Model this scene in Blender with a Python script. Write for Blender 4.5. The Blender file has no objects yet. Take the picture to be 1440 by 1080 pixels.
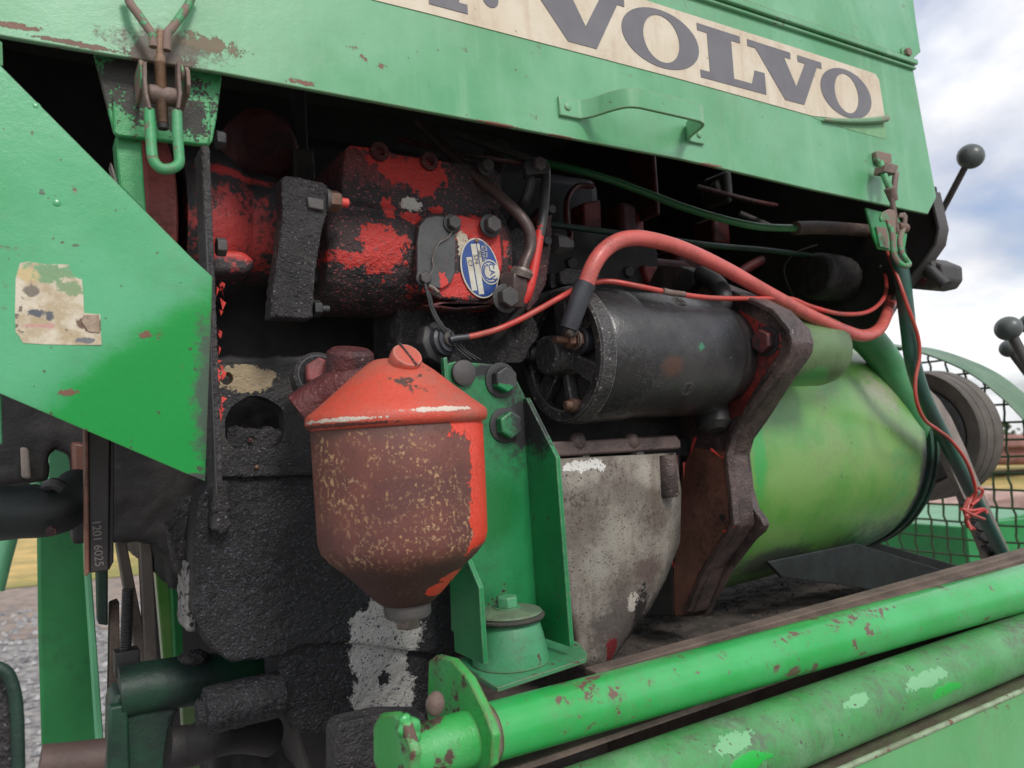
import bpy, bmesh, math, random
from mathutils import Vector, Matrix, noise as mnoise
random.seed(7)
SC = bpy.context.scene
R_ = math.radians

# ------------------------------------------------------------------ camera
TH, PH, RO, FPX = R_(32.3), R_(3.5), R_(3.6), 1081.0
CF = Vector((math.sin(TH)*math.cos(PH), math.cos(TH)*math.cos(PH), math.sin(PH)))
_R0 = Vector((math.cos(TH), -math.sin(TH), 0)); _U0 = _R0.cross(CF)
CR = _R0*math.cos(RO) - _U0*math.sin(RO)
CU = _U0*math.cos(RO) + _R0*math.sin(RO)
cam_d = bpy.data.cameras.new("camera"); cam = bpy.data.objects.new("camera", cam_d)
SC.collection.objects.link(cam)
m = Matrix.Identity(4)
for i in range(3):
    m[i][0], m[i][1], m[i][2] = CR[i], CU[i], -CF[i]
cam.matrix_world = m
cam_d.sensor_width = 36; cam_d.lens = 36*FPX/1440
cam_d.clip_start = 0.01; cam_d.clip_end = 3000
cam_d.dof.use_dof = True; cam_d.dof.focus_distance = 0.60; cam_d.dof.aperture_fstop = 12.0
SC.camera = cam

# ------------------------------------------------------------------ world
SUN_EL, SUN_AZ_DIR = R_(42), Vector((0.02, -0.72, 0))      # towards the sun, horizontally
W = bpy.data.worlds.new("World"); SC.world = W; W.use_nodes = True
nt = W.node_tree; nt.nodes.clear()
def wn(t, **k):
    n = nt.nodes.new(t)
    for a, b in k.items(): setattr(n, a, b)
    return n
wo = wn("ShaderNodeOutputWorld"); bg = wn("ShaderNodeBackground"); sky = wn("ShaderNodeTexSky")
sky.sky_type = 'NISHITA'; sky.sun_disc = False; sky.sun_elevation = SUN_EL
sky.sun_rotation = math.atan2(SUN_AZ_DIR.x, SUN_AZ_DIR.y)
sky.air_density = 1.0; sky.dust_density = 1.5; sky.ozone_density = 1.5
tc = wn("ShaderNodeTexCoord"); sep = wn("ShaderNodeSeparateXYZ")
nt.links.new(tc.outputs['Generated'], sep.inputs[0])
def wm(op, a, b=None):
    n = wn("ShaderNodeMath", operation=op)
    for i, v in enumerate((a, b)):
        if v is None: continue
        if isinstance(v, (int, float)): n.inputs[i].default_value = v
        else: nt.links.new(v, n.inputs[i])
    return n.outputs[0]
zc = wm('ADD', wm('MAXIMUM', sep.outputs[2], 0.0), 0.34)
cmb = wn("ShaderNodeCombineXYZ")
nt.links.new(wm('DIVIDE', sep.outputs[0], zc), cmb.inputs[0])
nt.links.new(wm('DIVIDE', sep.outputs[1], zc), cmb.inputs[1]); cmb.inputs[2].default_value = 4.3
def wnoise(sc, det, rough, dist):
    n = wn("ShaderNodeTexNoise"); n.inputs['Scale'].default_value = sc; n.inputs['Detail'].default_value = det
    n.inputs['Roughness'].default_value = rough; n.inputs['Distortion'].default_value = dist
    nt.links.new(cmb.outputs[0], n.inputs['Vector']); return n.outputs[0]
n1 = wnoise(0.9, 8, 0.55, 0.15); n2 = wnoise(1.7, 7, 0.55, 0.1)
r1 = wn("ShaderNodeValToRGB")
nt.links.new(wm('SUBTRACT', n1, wm('MULTIPLY', wm('SUBTRACT', 1.0, wm('MINIMUM', wm('MULTIPLY', wm('MAXIMUM', sep.outputs[2], 0.0), 4.2), 1.0)), 0.075)), r1.inputs[0])
r1.color_ramp.elements[0].position = 0.30; r1.color_ramp.elements[1].position = 0.49
r2 = wn("ShaderNodeValToRGB"); nt.links.new(n2, r2.inputs[0])
r2.color_ramp.elements[0].position = 0.30; r2.color_ramp.elements[0].color = (5.0, 5.1, 5.6, 1)
r2.color_ramp.elements[1].position = 0.62; r2.color_ramp.elements[1].color = (9.0, 9.0, 9.1, 1)
mx = wn("ShaderNodeMixRGB"); nt.links.new(r1.outputs[0], mx.inputs[0])
gm = wn("ShaderNodeMixRGB"); gm.blend_type = 'MULTIPLY'; gm.inputs[0].default_value = 1
gm.inputs[2].default_value = (0.80, 0.92, 1.12, 1)
nt.links.new(sky.outputs[0], gm.inputs[1])
nt.links.new(gm.outputs[0], mx.inputs[1]); nt.links.new(r2.outputs[0], mx.inputs[2])
nt.links.new(mx.outputs[0], bg.inputs[0]); bg.inputs[1].default_value = 0.1
nt.links.new(bg.outputs[0], wo.inputs[0])

# ------------------------------------------------------------------ sun
sd = bpy.data.lights.new("sun", 'SUN'); sd.energy = 1.5; sd.angle = R_(14); sd.color = (1.0, 0.96, 0.9)
so = bpy.data.objects.new("sun", sd); SC.collection.objects.link(so)
sv = SUN_AZ_DIR.normalized()*math.cos(SUN_EL) + Vector((0, 0, math.sin(SUN_EL)))
so.rotation_euler = sv.to_track_quat('Z', 'Y').to_euler(); so.location = sv*5
SC.view_settings.view_transform = 'Standard'; SC.view_settings.look = 'None'
SC.view_settings.gamma = 1; SC.view_settings.use_curve_mapping = False
SC.view_settings.exposure = 0.45
try:
    SC.cycles.max_bounces = 6; SC.cycles.diffuse_bounces = 3; SC.cycles.glossy_bounces = 3
    SC.cycles.use_denoising = True
except Exception: pass

# ------------------------------------------------------------------ geometry helpers
def P(x, y, Y=None, X=None, Z=None):
    """the point of a real plane (Y=, X= or Z=) that lies behind a spot of the photograph"""
    r = CF + CR*((x-720)/FPX) + CU*((540-y)/FPX)
    t = Y/r.y if Y is not None else X/r.x if X is not None else Z/r.z
    return r*t
def mpp(p): return p.dot(CF)/FPX        # metres for one photo pixel at point p
V = Vector

def crom(pts, sub=6):
    pts = [V(p) for p in pts]
    if len(pts) < 3: return pts
    q = [pts[0]*2-pts[1]] + pts + [pts[-1]*2-pts[-2]]
    out = []
    for i in range(1, len(q)-2):
        a, b, c, d = q[i-1:i+3]
        for k in range(sub):
            t = k/sub
            out.append(0.5*((2*b)+(c-a)*t+(2*a-5*b+4*c-d)*t*t+(3*b-a-3*c+d)*t**3))
    out.append(pts[-1]); return out

def ortho(ax, hint=None):
    ax = ax.normalized(); h = hint or (V((0, 0, 1)) if abs(ax.z) < 0.9 else V((1, 0, 0)))
    u = (h - ax*h.dot(ax)).normalized(); return u, ax.cross(u)

class MB:
    def __init__(s): s.v = []; s.f = []
    def add(s, vs, fs):
        n = len(s.v); s.v += [V(p) for p in vs]; s.f += [tuple(n+i for i in f) for f in fs]; return s
    def prism(s, pts, off):
        n = len(pts); off = V(off)
        vs = list(pts)+[V(p)+off for p in pts]
        fs = [tuple(range(n)), tuple(range(2*n-1, n-1, -1))]
        fs += [(i, n+i, n+(i+1) % n, (i+1) % n) for i in range(n)]
        return s.add(vs, fs)
    def pY(s, px, Y, t): return s.prism([P(x, y, Y=Y) for x, y in px], (0, t, 0))
    def pX(s, px, X, t): return s.prism([P(x, y, X=X) for x, y in px], (t, 0, 0))
    def box(s, c, d, rot=None):
        c = V(c); vs = []
        for i in (-1, 1):
            for j in (-1, 1):
                for k in (-1, 1):
                    p = V((i*d[0]/2, j*d[1]/2, k*d[2]/2)); vs.append(c+(rot @ p if rot else p))
        return s.add(vs, [(0, 1, 3, 2), (4, 6, 7, 5), (0, 4, 5, 1), (2, 3, 7, 6), (0, 2, 6, 4), (1, 5, 7, 3)])
    def lathe(s, o, ax, prof, n=32, hint=None, closed_ends=True, a0=0.0, a1=2*math.pi):
        o = V(o); ax = V(ax).normalized(); u, w = ortho(ax, hint); vs = []; fs = []
        full = abs(a1-a0-2*math.pi) < 1e-6; m_ = n if full else n+1
        for r, h in prof:
            for k in range(m_):
                a = a0+(a1-a0)*k/n; vs.append(o+ax*h+(u*math.cos(a)+w*math.sin(a))*max(r, 1e-5))
        for i in range(len(prof)-1):
            for k in range(n):
                k2 = (k+1) % m_
                fs.append((i*m_+k, i*m_+k2, (i+1)*m_+k2, (i+1)*m_+k))
        if closed_ends and full:
            fs.append(tuple(range(m_))); fs.append(tuple((len(prof)-1)*m_+k for k in range(m_-1, -1, -1)))
        return s.add(vs, fs)
    def cyl(s, a, b, r, r2=None, n=20, ch=0.0):
        a = V(a); b = V(b); L = (b-a).length; r2 = r if r2 is None else r2
        pr = [(r, 0), (r2, L)] if ch <= 0 else [(r-ch, 0), (r, ch), (r2, L-ch), (r2-ch, L)]
        return s.lathe(a, b-a, pr, n)
    def hexa(s, c, ax, r, h, dome=0.12):
        c = V(c); ax = V(ax).normalized()
        return s.lathe(c, ax, [(r, 0), (r, h*0.86), (r*0.9, h)], 6)
    def tube(s, pts, r, n=12, sub=6, smooth=True):
        p = crom(pts, sub) if smooth else [V(q) for q in pts]
        rs = r if isinstance(r, (list, tuple)) else None
        t = [(p[min(i+1, len(p)-1)]-p[max(i-1, 0)]).normalized() for i in range(len(p))]
        u, w = ortho(t[0]); vs = []; fs = []
        for i, q in enumerate(p):
            u = (u-t[i]*u.dot(t[i])).normalized(); w = t[i].cross(u)
            rr = r if rs is None else rs[0]+(rs[1]-rs[0])*i/(len(p)-1)
            for k in range(n):
                a = 2*math.pi*k/n; vs.append(q+(u*math.cos(a)+w*math.sin(a))*rr)
        for i in range(len(p)-1):
            for k in range(n): fs.append((i*n+k, i*n+(k+1) % n, (i+1)*n+(k+1) % n, (i+1)*n+k))
        fs.append(tuple(range(n-1, -1, -1))); fs.append(tuple((len(p)-1)*n+k for k in range(n)))
        return s.add(vs, fs)
    def strip(s, pts, wid, thick):
        """flat bar bent along pts (list of points), wid = width vector, thick in the bending plane"""
        p = [V(q) for q in pts]; wid = V(wid); vs = []; fs = []
        for i, q in enumerate(p):
            t = (p[min(i+1, len(p)-1)]-p[max(i-1, 0)]).normalized(); nn = t.cross(wid).normalized()*thick/2
            vs += [q-wid/2-nn, q+wid/2-nn, q+wid/2+nn, q-wid/2+nn]
        for i in range(len(p)-1):
            a = 4*i
            for k in range(4): fs.append((a+k, a+(k+1) % 4, a+4+(k+1) % 4, a+4+k))
        fs.append((3, 2, 1, 0)); L = 4*(len(p)-1); fs.append((L, L+1, L+2, L+3))
        return s.add(vs, fs)
    def ball(s, c, r, n=24, sq=1.0, ax=(0, 0, 1)):
        k = n//2; return s.lathe(c, ax, [(r*math.sin(math.pi*i/k), -r*sq*math.cos(math.pi*i/k)) for i in range(k+1)], n, closed_ends=False)
    def build(s, name, mat, parent=None, bev=0.0, seg=2, ang=35, crust=None, rough=None):
        me = bpy.data.meshes.new(name)
        base = parent['base'] if parent is not None else None
        if base is not None: b = V(base)
        else:
            lo = [min(v[i] for v in s.v) for i in range(3)]; hi = [max(v[i] for v in s.v) for i in range(3)]
            b = V(((lo[0]+hi[0])/2, (lo[1]+hi[1])/2, lo[2]))
        me.from_pydata([tuple(v-b) for v in s.v], [], s.f)
        bm = bmesh.new(); bm.from_mesh(me)
        bmesh.ops.recalc_face_normals(bm, faces=bm.faces)
        bm.to_mesh(me); bm.free()
        for p in me.polygons: p.use_smooth = True
        me.set_sharp_from_angle(angle=R_(ang))
        me.materials.append(mat)
        o = bpy.data.objects.new(name, me); SC.collection.objects.link(o)
        if parent is None: o.location = b; o['base'] = tuple(b)
        else:
            o.parent = parent; o['base'] = tuple(b)
        if bev > 0 and not crust:
            mo = o.modifiers.new("bevel", 'BEVEL'); mo.width = bev; mo.segments = seg; mo.limit_method = 'ANGLE'; mo.angle_limit = R_(30)
        if crust:
            vox, amp, scale = crust[:3]
            mo = o.modifiers.new("remesh", 'REMESH'); mo.mode = 'VOXEL'; mo.voxel_size = vox; mo.use_smooth_shade = True
            for kk, (a_, s_) in enumerate(((amp, scale), (amp*0.5, scale*0.3))):
                tx = bpy.data.textures.new(name+"_relief", 'CLOUDS'); tx.noise_scale = s_; tx.noise_depth = 3
                md = o.modifiers.new("relief%d" % kk, 'DISPLACE'); md.texture = tx; md.strength = a_; md.mid_level = 0.5
                md.texture_coords = 'GLOBAL'
        return o

def thing(name, label, cat, base, group=None):
    o = bpy.data.objects.new(name, None); SC.collection.objects.link(o); o.empty_display_size = 0.02
    o.location = V(base); o['base'] = tuple(V(base)); o['label'] = label; o['category'] = cat
    if group: o['group'] = group
    return o
def tag(o, label, cat, group=None):
    o['label'] = label; o['category'] = cat
    if group: o['group'] = group
    return o
def kind(o, k): o['kind'] = k; return o

# ------------------------------------------------------------------ material helpers
def s2l(c): c /= 255.0; return c/12.92 if c <= 0.04045 else ((c+0.055)/1.055)**2.4
def C(r, g, b, k=1.0): return (s2l(r)*k, s2l(g)*k, s2l(b)*k, 1)

class NB:
    def __init__(s, name):
        s.m = bpy.data.materials.new(name); s.m.use_nodes = True; s.t = s.m.node_tree; s.t.nodes.clear()
        s.out = s.t.nodes.new("ShaderNodeOutputMaterial"); s.b = s.t.nodes.new("ShaderNodeBsdfPrincipled")
        s.t.links.new(s.b.outputs[0], s.out.inputs[0])
        g = s.t.nodes.new("ShaderNodeNewGeometry"); s.pos = g.outputs['Position']; s.geo = g
    def n(s, t, **k):
        n = s.t.nodes.new(t)
        for a, b in k.items(): setattr(n, a, b)
        return n
    def put(s, v, sock):
        if hasattr(v, 'is_linked') or isinstance(v, bpy.types.NodeSocket): s.t.links.new(v, sock)
        else: sock.default_value = v
    def noise(s, scale, det=4, rough=0.6, dist=0.0, off=0.0, vec=None, stretch=None):
        n = s.n("ShaderNodeTexNoise"); n.inputs['Scale'].default_value = scale; n.inputs['Detail'].default_value = det
        n.inputs['Roughness'].default_value = rough; n.inputs['Distortion'].default_value = dist
        mp = s.n("ShaderNodeMapping"); mp.inputs['Location'].default_value = (off, off*0.7, off*1.3)
        if stretch: mp.inputs['Scale'].default_value = stretch
        s.t.links.new(vec or s.pos, mp.inputs[0]); s.t.links.new(mp.outputs[0], n.inputs['Vector'])
        return n.outputs[0]
    def math(s, op, a, b=0.0, clamp=False):
        n = s.n("ShaderNodeMath", operation=op, use_clamp=clamp); s.put(a, n.inputs[0]); s.put(b, n.inputs[1]); return n.outputs[0]
    def step(s, v, lo, hi):
        n = s.n("ShaderNodeMapRange"); n.interpolation_type = 'SMOOTHSTEP'; s.put(v, n.inputs[0])
        n.inputs[1].default_value = lo; n.inputs[2].default_value = hi; return n.outputs[0]
    def mix(s, f, a, b):
        n = s.n("ShaderNodeMixRGB"); s.put(f, n.inputs[0]); s.put(a, n.inputs[1]); s.put(b, n.inputs[2]); return n.outputs[0]
    def blob(s, c, r, amp=0.6, scale=60, sharp=14, det=5):
        """ragged-edged patch around point c with radii r"""
        a = s.n("ShaderNodeVectorMath", operation='SUBTRACT'); s.t.links.new(s.pos, a.inputs[0]); a.inputs[1].default_value = c
        d = s.n("ShaderNodeVectorMath", operation='DIVIDE'); s.t.links.new(a.outputs[0], d.inputs[0]); d.inputs[1].default_value = r
        l = s.n("ShaderNodeVectorMath", operation='LENGTH'); s.t.links.new(d.outputs[0], l.inputs[0])
        v = s.math('SUBTRACT', 1.0, l.outputs['Value'])
        nz = s.math('MULTIPLY', s.math('SUBTRACT', s.noise(scale, det, 0.72), 0.5), amp*5)
        n2 = s.math('MULTIPLY', s.math('SUBTRACT', s.noise(scale*5, 3, 0.6, off=8), 0.5), amp*2.4)
        v = s.math('ADD', s.math('ADD', v, nz), n2)
        return s.math('MULTIPLY', v, sharp, clamp=True)

def BL(px, py, Y, rx, ry, ang=None):
    p = P(px, py, Y=Y); k = mpp(p); return (tuple(p), (rx*k*1.25, 0.09, ry*k))

def paint(name, c1, c2=None, rough=0.4, coat=0.0, vscale=14, chips=None, dirt=None, specks=None, streak=None,
          blobs=(), bump=0.15, bscale=900, metal=0.0, edge=None, wave=None, spec=0.5, pits=None):
    b = NB(name); c2 = c2 or c1
    col = b.mix(b.step(b.noise(vscale, 5, 0.6), 0.35, 0.65), c1, c2)
    rg = b.math('ADD', b.math('MULTIPLY', b.noise(vscale*4, 4, 0.6, off=3), 0.22), rough-0.11)
    if streak:                       # (colour, amount, scale)  vertical run-off marks
        f = b.math('MULTIPLY', b.step(b.noise(streak[2], 5, 0.65, off=9, stretch=(1, 1, 0.12)), 0.5, 0.72), streak[1])
        col = b.mix(f, col, streak[0])
    if dirt:                         # (colour, amount, scale)
        f = b.math('MULTIPLY', b.step(b.noise(dirt[2], 8, 0.7, off=5), 0.42, 0.68), dirt[1])
        f2 = b.math('MULTIPLY', b.step(b.noise(dirt[2]*14, 3, 0.7, off=1), 0.42, 0.6), 1.0)
        f = b.math('MULTIPLY', f, b.math('ADD', b.math('MULTIPLY', f2, 0.6), 0.4), clamp=True)
        col = b.mix(f, col, dirt[0]); rg = b.math('ADD', rg, b.math('MULTIPLY', f, 0.3))
    hgt = b.math('MULTIPLY', b.noise(bscale, 3, 0.7), bump)
    hgt = b.math('ADD', hgt, b.math('MULTIPLY', b.noise(bscale/5, 4, 0.65, off=2), bump*2.2))
    met = None
    for i, (bc, cr, amp, sc, br) in enumerate(blobs):   # (colour, (centre, radii), ragged, noise scale, roughness)
        sharp = 14
        if amp < 0.0: amp = -amp*.4; sharp = 2.2
        if cr[0] == 'plane':
            q1 = b.n("ShaderNodeVectorMath", operation='SUBTRACT'); b.t.links.new(b.pos, q1.inputs[0]); q1.inputs[1].default_value = cr[1]
            q2 = b.n("ShaderNodeVectorMath", operation='DOT_PRODUCT'); b.t.links.new(q1.outputs[0], q2.inputs[0]); q2.inputs[1].default_value = cr[2]
            f = b.math('MULTIPLY', b.step(b.math('ADD', q2.outputs['Value'], b.math('MULTIPLY', b.math('SUBTRACT', b.noise(sc, 4, .65), .5), amp)), -cr[3], cr[3]), cr[4])
        else: f = b.blob(cr[0], cr[1], amp, sc, sharp)
        col = b.mix(f, col, bc)
        rg = b.math('ADD', b.math('MULTIPLY', rg, b.math('SUBTRACT', 1.0, f)), b.math('MULTIPLY', f, br))
        if sharp > 5: hgt = b.math('ADD', hgt, b.math('MULTIPLY', f, 0.25))
    if specks:                       # (colour, threshold, scale)
        f = b.step(b.noise(specks[2], 2, 0.5, off=7), specks[1], specks[1]+0.03)
        col = b.mix(f, col, specks[0])
    if chips:                        # (colour, threshold, scale)
        big = b.noise(chips[2]*0.22, 2, 0.5, off=11)
        cv = b.math('ADD', b.math('MULTIPLY', b.noise(chips[2], 5, 0.62, off=13), 0.55), b.math('MULTIPLY', big, 0.45))
        f = b.step(cv, chips[1], chips[1]+0.014)
        col = b.mix(b.math('MULTIPLY', b.step(cv, chips[1]-0.035, chips[1]), 0.35), col, C(96, 92, 72))
        col = b.mix(f, col, chips[0]); rg = b.math('ADD', rg, b.math('MULTIPLY', f, 0.35))
        hgt = b.math('SUBTRACT', hgt, b.math('MULTIPLY', f, 0.35))
    if edge:                         # (colour, width, amount) bare metal and rust along worn edges
        bv = b.n("ShaderNodeBevel", samples=3); bv.inputs[0].default_value = edge[1]
        dt = b.n("ShaderNodeVectorMath", operation='DOT_PRODUCT')
        b.t.links.new(bv.outputs[0], dt.inputs[0]); b.t.links.new(b.geo.outputs['Normal'], dt.inputs[1])
        e = b.math('SUBTRACT', 1.0, dt.outputs['Value'])
        e = b.math('ADD', e, b.math('MULTIPLY', b.math('SUBTRACT', b.noise(90, 6, 0.7, off=4), 0.55), 0.35))
        f = b.math('MULTIPLY', b.step(e, 0.03, 0.09), edge[2]); 
        e2 = b.step(b.math('SUBTRACT', 1.0, dt.outputs['Value']), 0.005, 0.03)
        f = b.math('MULTIPLY', f, e2)
        col = b.mix(f, col, edge[0]); rg = b.math('ADD', rg, b.math('MULTIPLY', f, 0.3))
    b.put(col, b.b.inputs['Base Color']); b.put(b.math('MINIMUM', b.math('MAXIMUM', rg, 0.08), 1.0), b.b.inputs['Roughness'])
    b.b.inputs['Metallic'].default_value = metal; b.b.inputs['Specular IOR Level'].default_value = spec
    b.b.inputs['Coat Weight'].default_value = coat; b.b.inputs['Coat Roughness'].default_value = 0.22
    if wave: hgt = b.math('ADD', hgt, b.math('MULTIPLY', b.noise(wave[0], 2, 0.5, off=6), wave[1]))
    bp = b.n("ShaderNodeBump"); bp.inputs['Strength'].default_value = 1.0; bp.inputs['Distance'].default_value = 0.0006
    b.put(hgt, bp.inputs['Height']); b.t.links.new(bp.outputs[0], b.b.inputs['Normal'])
    if coat > 0: b.t.links.new(bp.outputs[0], b.b.inputs['Coat Normal'])
    return b.m

RUST = C(122, 88, 72); RUSTD = C(82, 62, 54); DUST = C(128, 118, 108); BLK = C(30, 30, 33)
M = {}
M['hood'] = paint('hood_green_paint', C(84, 156, 106), C(110, 172, 130), 0.36, 0.4, 9, chips=(RUST, 0.66, 120), dirt=(C(112, 136, 104), 0.35, 6), specks=(C(90, 104, 80), .715, 170),
    streak=(C(132, 184, 146), 0.5, 30), bump=0.10, wave=(14, 2.2), edge=(C(138, 116, 98), 0.002, 0.7),
    blobs=[(C(96, 94, 80), BL(232, 66, .5, 62, 30), -1.2, 90, .7), (C(92, 80, 70), BL(225, 80, .5, 34, 12), 0.5, 90, .7), (C(112, 84, 70), BL(110, 62, .5, 44, 4), 0.5, 120, .8), (RUST, BL(425, 116, .5, 12, 4), .8, 150, .8),
           (RUST, BL(700, 174, .5, 30, 2), 0.4, 160, .8), (RUST, BL(790, 192, .5, 22, 2), 0.4, 160, .8), (RUST, BL(20, 36, .5, 24, 5), 0.6, 140, .8),
           (RUST, BL(1000, 232, .5, 18, 2), 0.4, 160, .8), (C(116, 104, 82), BL(290, 62, .5, 34, 12), 0.9, 190, .8)])
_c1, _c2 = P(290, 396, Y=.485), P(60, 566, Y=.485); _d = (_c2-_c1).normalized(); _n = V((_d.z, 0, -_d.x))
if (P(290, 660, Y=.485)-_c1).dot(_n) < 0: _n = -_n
M['hoodin'] = paint('dark_inside_of_hood', C(52, 56, 50), C(44, 44, 42), 0.7, 0, 9, bump=0.2)  # dark colour for the hood's lining, roof, far side and front panels
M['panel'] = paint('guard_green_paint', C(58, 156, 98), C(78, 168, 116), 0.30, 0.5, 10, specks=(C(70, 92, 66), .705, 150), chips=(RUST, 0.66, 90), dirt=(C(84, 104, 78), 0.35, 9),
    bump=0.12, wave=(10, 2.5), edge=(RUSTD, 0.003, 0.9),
    blobs=[(C(6, 152, 62), ('plane', tuple(_c1+_n*.001), tuple(_n), .008, .92), .03, 30, .3), (C(70, 92, 76), BL(300, 560, .485, 22, 150), -.9, 60, .7),  # saturated green below the crease paints in the edge of the sky reflection
           (RUST, BL(205, 472, .485, 6, 5), .6, 120, .8), (RUST, BL(95, 552, .485, 9, 5), .7, 120, .8), (C(70, 76, 70), BL(270, 672, .485, 40, 8), -.9, 70, .8)])
M['bar'] = paint('bar_green_gloss', C(26, 160, 70), C(56, 170, 92), 0.30, 0.6, 12, specks=(C(100, 104, 80), .70, 200), chips=(C(98, 74, 60), 0.60, 70), dirt=(C(96, 104, 80), 0.35, 14), bump=0.10, wave=(22, 1.2), edge=(RUST, .002, .8))
M['bar_old'] = paint('bar_green_weathered', C(50, 142, 66), C(80, 150, 90), 0.40, 0.3, 16, chips=(RUSTD, 0.62, 60), dirt=(C(84, 94, 78), 0.95, 9), specks=(C(80, 80, 66), .68, 260),
    bump=0.3, streak=(C(134, 170, 138), .5, 26),
    blobs=[(C(84, 92, 72), BL(1290, 905, .388, 160, 12), -.9, 60, .7), (C(70, 78, 62), BL(1000, 1020, .388, 120, 12), -.9, 60, .7), (C(112, 172, 122), BL(1294, 954, .388, 40, 9), .4, 60, .4), (C(112, 172, 122), BL(1198, 984, .388, 26, 7), .4, 60, .4), (C(112, 172, 122), BL(1032, 1042, .388, 34, 10), .4, 60, .4),
           (C(14, 168, 56), BL(1318, 968, .386, 30, 8), .4, 50, .3), (C(14, 168, 56), BL(1046, 1066, .386, 34, 11), .35, 50, .3), (RUSTD, BL(1050, 996, .388, 10, 7), .5, 90, .8), (RUSTD, BL(1078, 990, .388, 8, 8), .5, 90, .8)])
M['lug'] = paint('lug_worn_green', C(44, 160, 70), C(76, 168, 96), 0.4, 0.2, 16, chips=(RUSTD, 0.545, 60), dirt=(C(70, 66, 58), .7, 20), bump=.4, edge=(RUST, .003, 1.0))
M['beam'] = paint('beam_green_paint', C(84, 160, 96), C(100, 168, 110), 0.45, 0.2, 10, chips=(RUST, 0.64, 80), dirt=(C(120, 120, 98), 0.5, 9), bump=0.18, edge=(RUST, .004, .9))
M['bracket'] = paint('bracket_green_paint', C(24, 118, 66), C(34, 132, 76), 0.42, 0.25, 16, chips=(BLK, 0.64, 90), dirt=(C(40, 46, 44), 0.55, 12), bump=0.25, edge=(C(140, 178, 150), .0015, .8),
    blobs=[(BLK, BL(735, 590, .54, 26, 70), -.8, 60, .7), (BLK, BL(690, 520, .54, 26, 16), -.8, 60, .7), (C(14, 112, 52), BL(700, 720, .54, 40, 60), -.4, 20, .4), (RUSTD, BL(795, 920, .52, 30, 10), 1.0, 100, .8)])
M['mount'] = paint('mount_green_paint', C(58, 138, 92), C(76, 150, 108), 0.5, 0.1, 20, chips=(RUSTD, 0.62, 120), dirt=(C(80, 84, 70), 0.6, 20), bump=0.25, edge=(RUST, .002, .9))
M['latchg'] = paint('latch_green_paint', C(58, 150, 92), C(80, 156, 108), 0.5, 0.1, 30, chips=(C(128, 108, 98), 0.485, 130), dirt=(C(110, 100, 90), 0.6, 60), bump=0.3, edge=(C(128, 104, 92), .0012, .8))
M['bracketg'] = paint('latch_bracket_paint', C(50, 148, 84), C(74, 158, 100), 0.45, 0.15, 22, chips=(RUSTD, 0.62, 150), bump=0.35,
    blobs=[(C(66, 64, 60), BL(215, 125, .512, 60, 50), 0.55, 110, .85), (C(60, 58, 55), BL(255, 165, .512, 26, 26), 0.6, 120, .85), (C(66, 64, 60), BL(180, 100, .512, 22, 30), 0.6, 120, .85)])
M['rustrod'] = paint('rusty_rod', C(128, 112, 104), C(110, 92, 84), 0.62, 0, 60, dirt=(C(70, 52, 46), .6, 90), bump=0.45, metal=0.2)
M['rusthread'] = paint('rusty_thread', C(150, 122, 98), C(122, 100, 86), 0.62, 0, 60, dirt=(C(70, 52, 46), .6, 90), bump=0.3, metal=0.2)
M['grime'] = paint('oily_grime', C(36, 35, 38), C(54, 52, 54), 0.5, 0, 22, specks=(C(124, 122, 124), 0.665, 520), dirt=(C(70, 64, 62), .6, 26), bump=4.5, bscale=420)  # pale specks paint the glints of the oily grain
M['grime_patch'] = paint('oily_grime_and_bare_casting', C(18, 18, 21), C(28, 28, 32), 0.52, 0, 22, specks=(C(66, 68, 80), 0.62, 560), dirt=(C(52, 48, 46), .4, 12), bump=2.6, bscale=520,  # cool specks put the crust's sparkle into the colour
    blobs=[(C(180, 178, 174), BL(545, 900, .585, 42, 66), 0.20, 40, .5), (C(172, 170, 166), BL(540, 975, .592, 38, 40), 0.20, 40, .5), (C(36, 36, 38), BL(583, 930, .59, 10, 20), .6, 70, .7), (C(36, 36, 38), BL(540, 955, .592, 8, 10), .6, 70, .7), (C(176, 156, 128), BL(575, 600, .575, 12, 10), 0.5, 55, .5)])
M['grime_plate'] = paint('oily_plate', C(38, 37, 39), C(56, 54, 56), 0.55, 0, 24, specks=(C(120, 114, 112), 0.68, 460), dirt=(C(74, 68, 64), .6, 30), bump=2.6, bscale=420,  # specks here are painted glints too
    blobs=[(C(164, 146, 118), BL(348, 533, .6, 30, 20), 0.35, 55, .8)])
M['smooth_black'] = paint('dull_black_paint', C(40, 40, 42), C(52, 51, 52), 0.5, 0, 18, dirt=(C(70, 66, 62), .4, 30), bump=0.3)
M['deepblack'] = paint('deep_black', C(34, 32, 33), C(46, 43, 43), 0.6, 0, 20, bump=0.5)  # near-black for backings, recesses and black parts
M['green_black'] = paint('dirty_dark_green', C(22, 44, 38), C(28, 70, 50), 0.5, 0.1, 20, dirt=(BLK, .8, 16), bump=0.4)
M['starter'] = paint('starter_black', C(44, 44, 46), C(66, 64, 64), 0.30, 0.3, 20, dirt=(C(34, 33, 34), .75, 22), specks=(C(120, 116, 112), .72, 420), bump=0.35, bscale=500, metal=0.25,
    blobs=[(C(84, 60, 52), BL(950, 515, .52, 22, 18), -.6, 60, .7), (C(60, 120, 90), BL(988, 487, .52, 5, 5), .6, 200, .6), (C(40, 39, 38), BL(890, 540, .52, 40, 40), .8, 160, .7)])
M['endcap'] = paint('starter_end_black', C(46, 45, 46), C(64, 63, 63), 0.32, 0, 40, dirt=(C(84, 80, 78), .6, 50), specks=(C(140, 136, 132), .66, 300), bump=1.8, bscale=420, edge=(C(150, 148, 144), .0016, .8))
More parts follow.
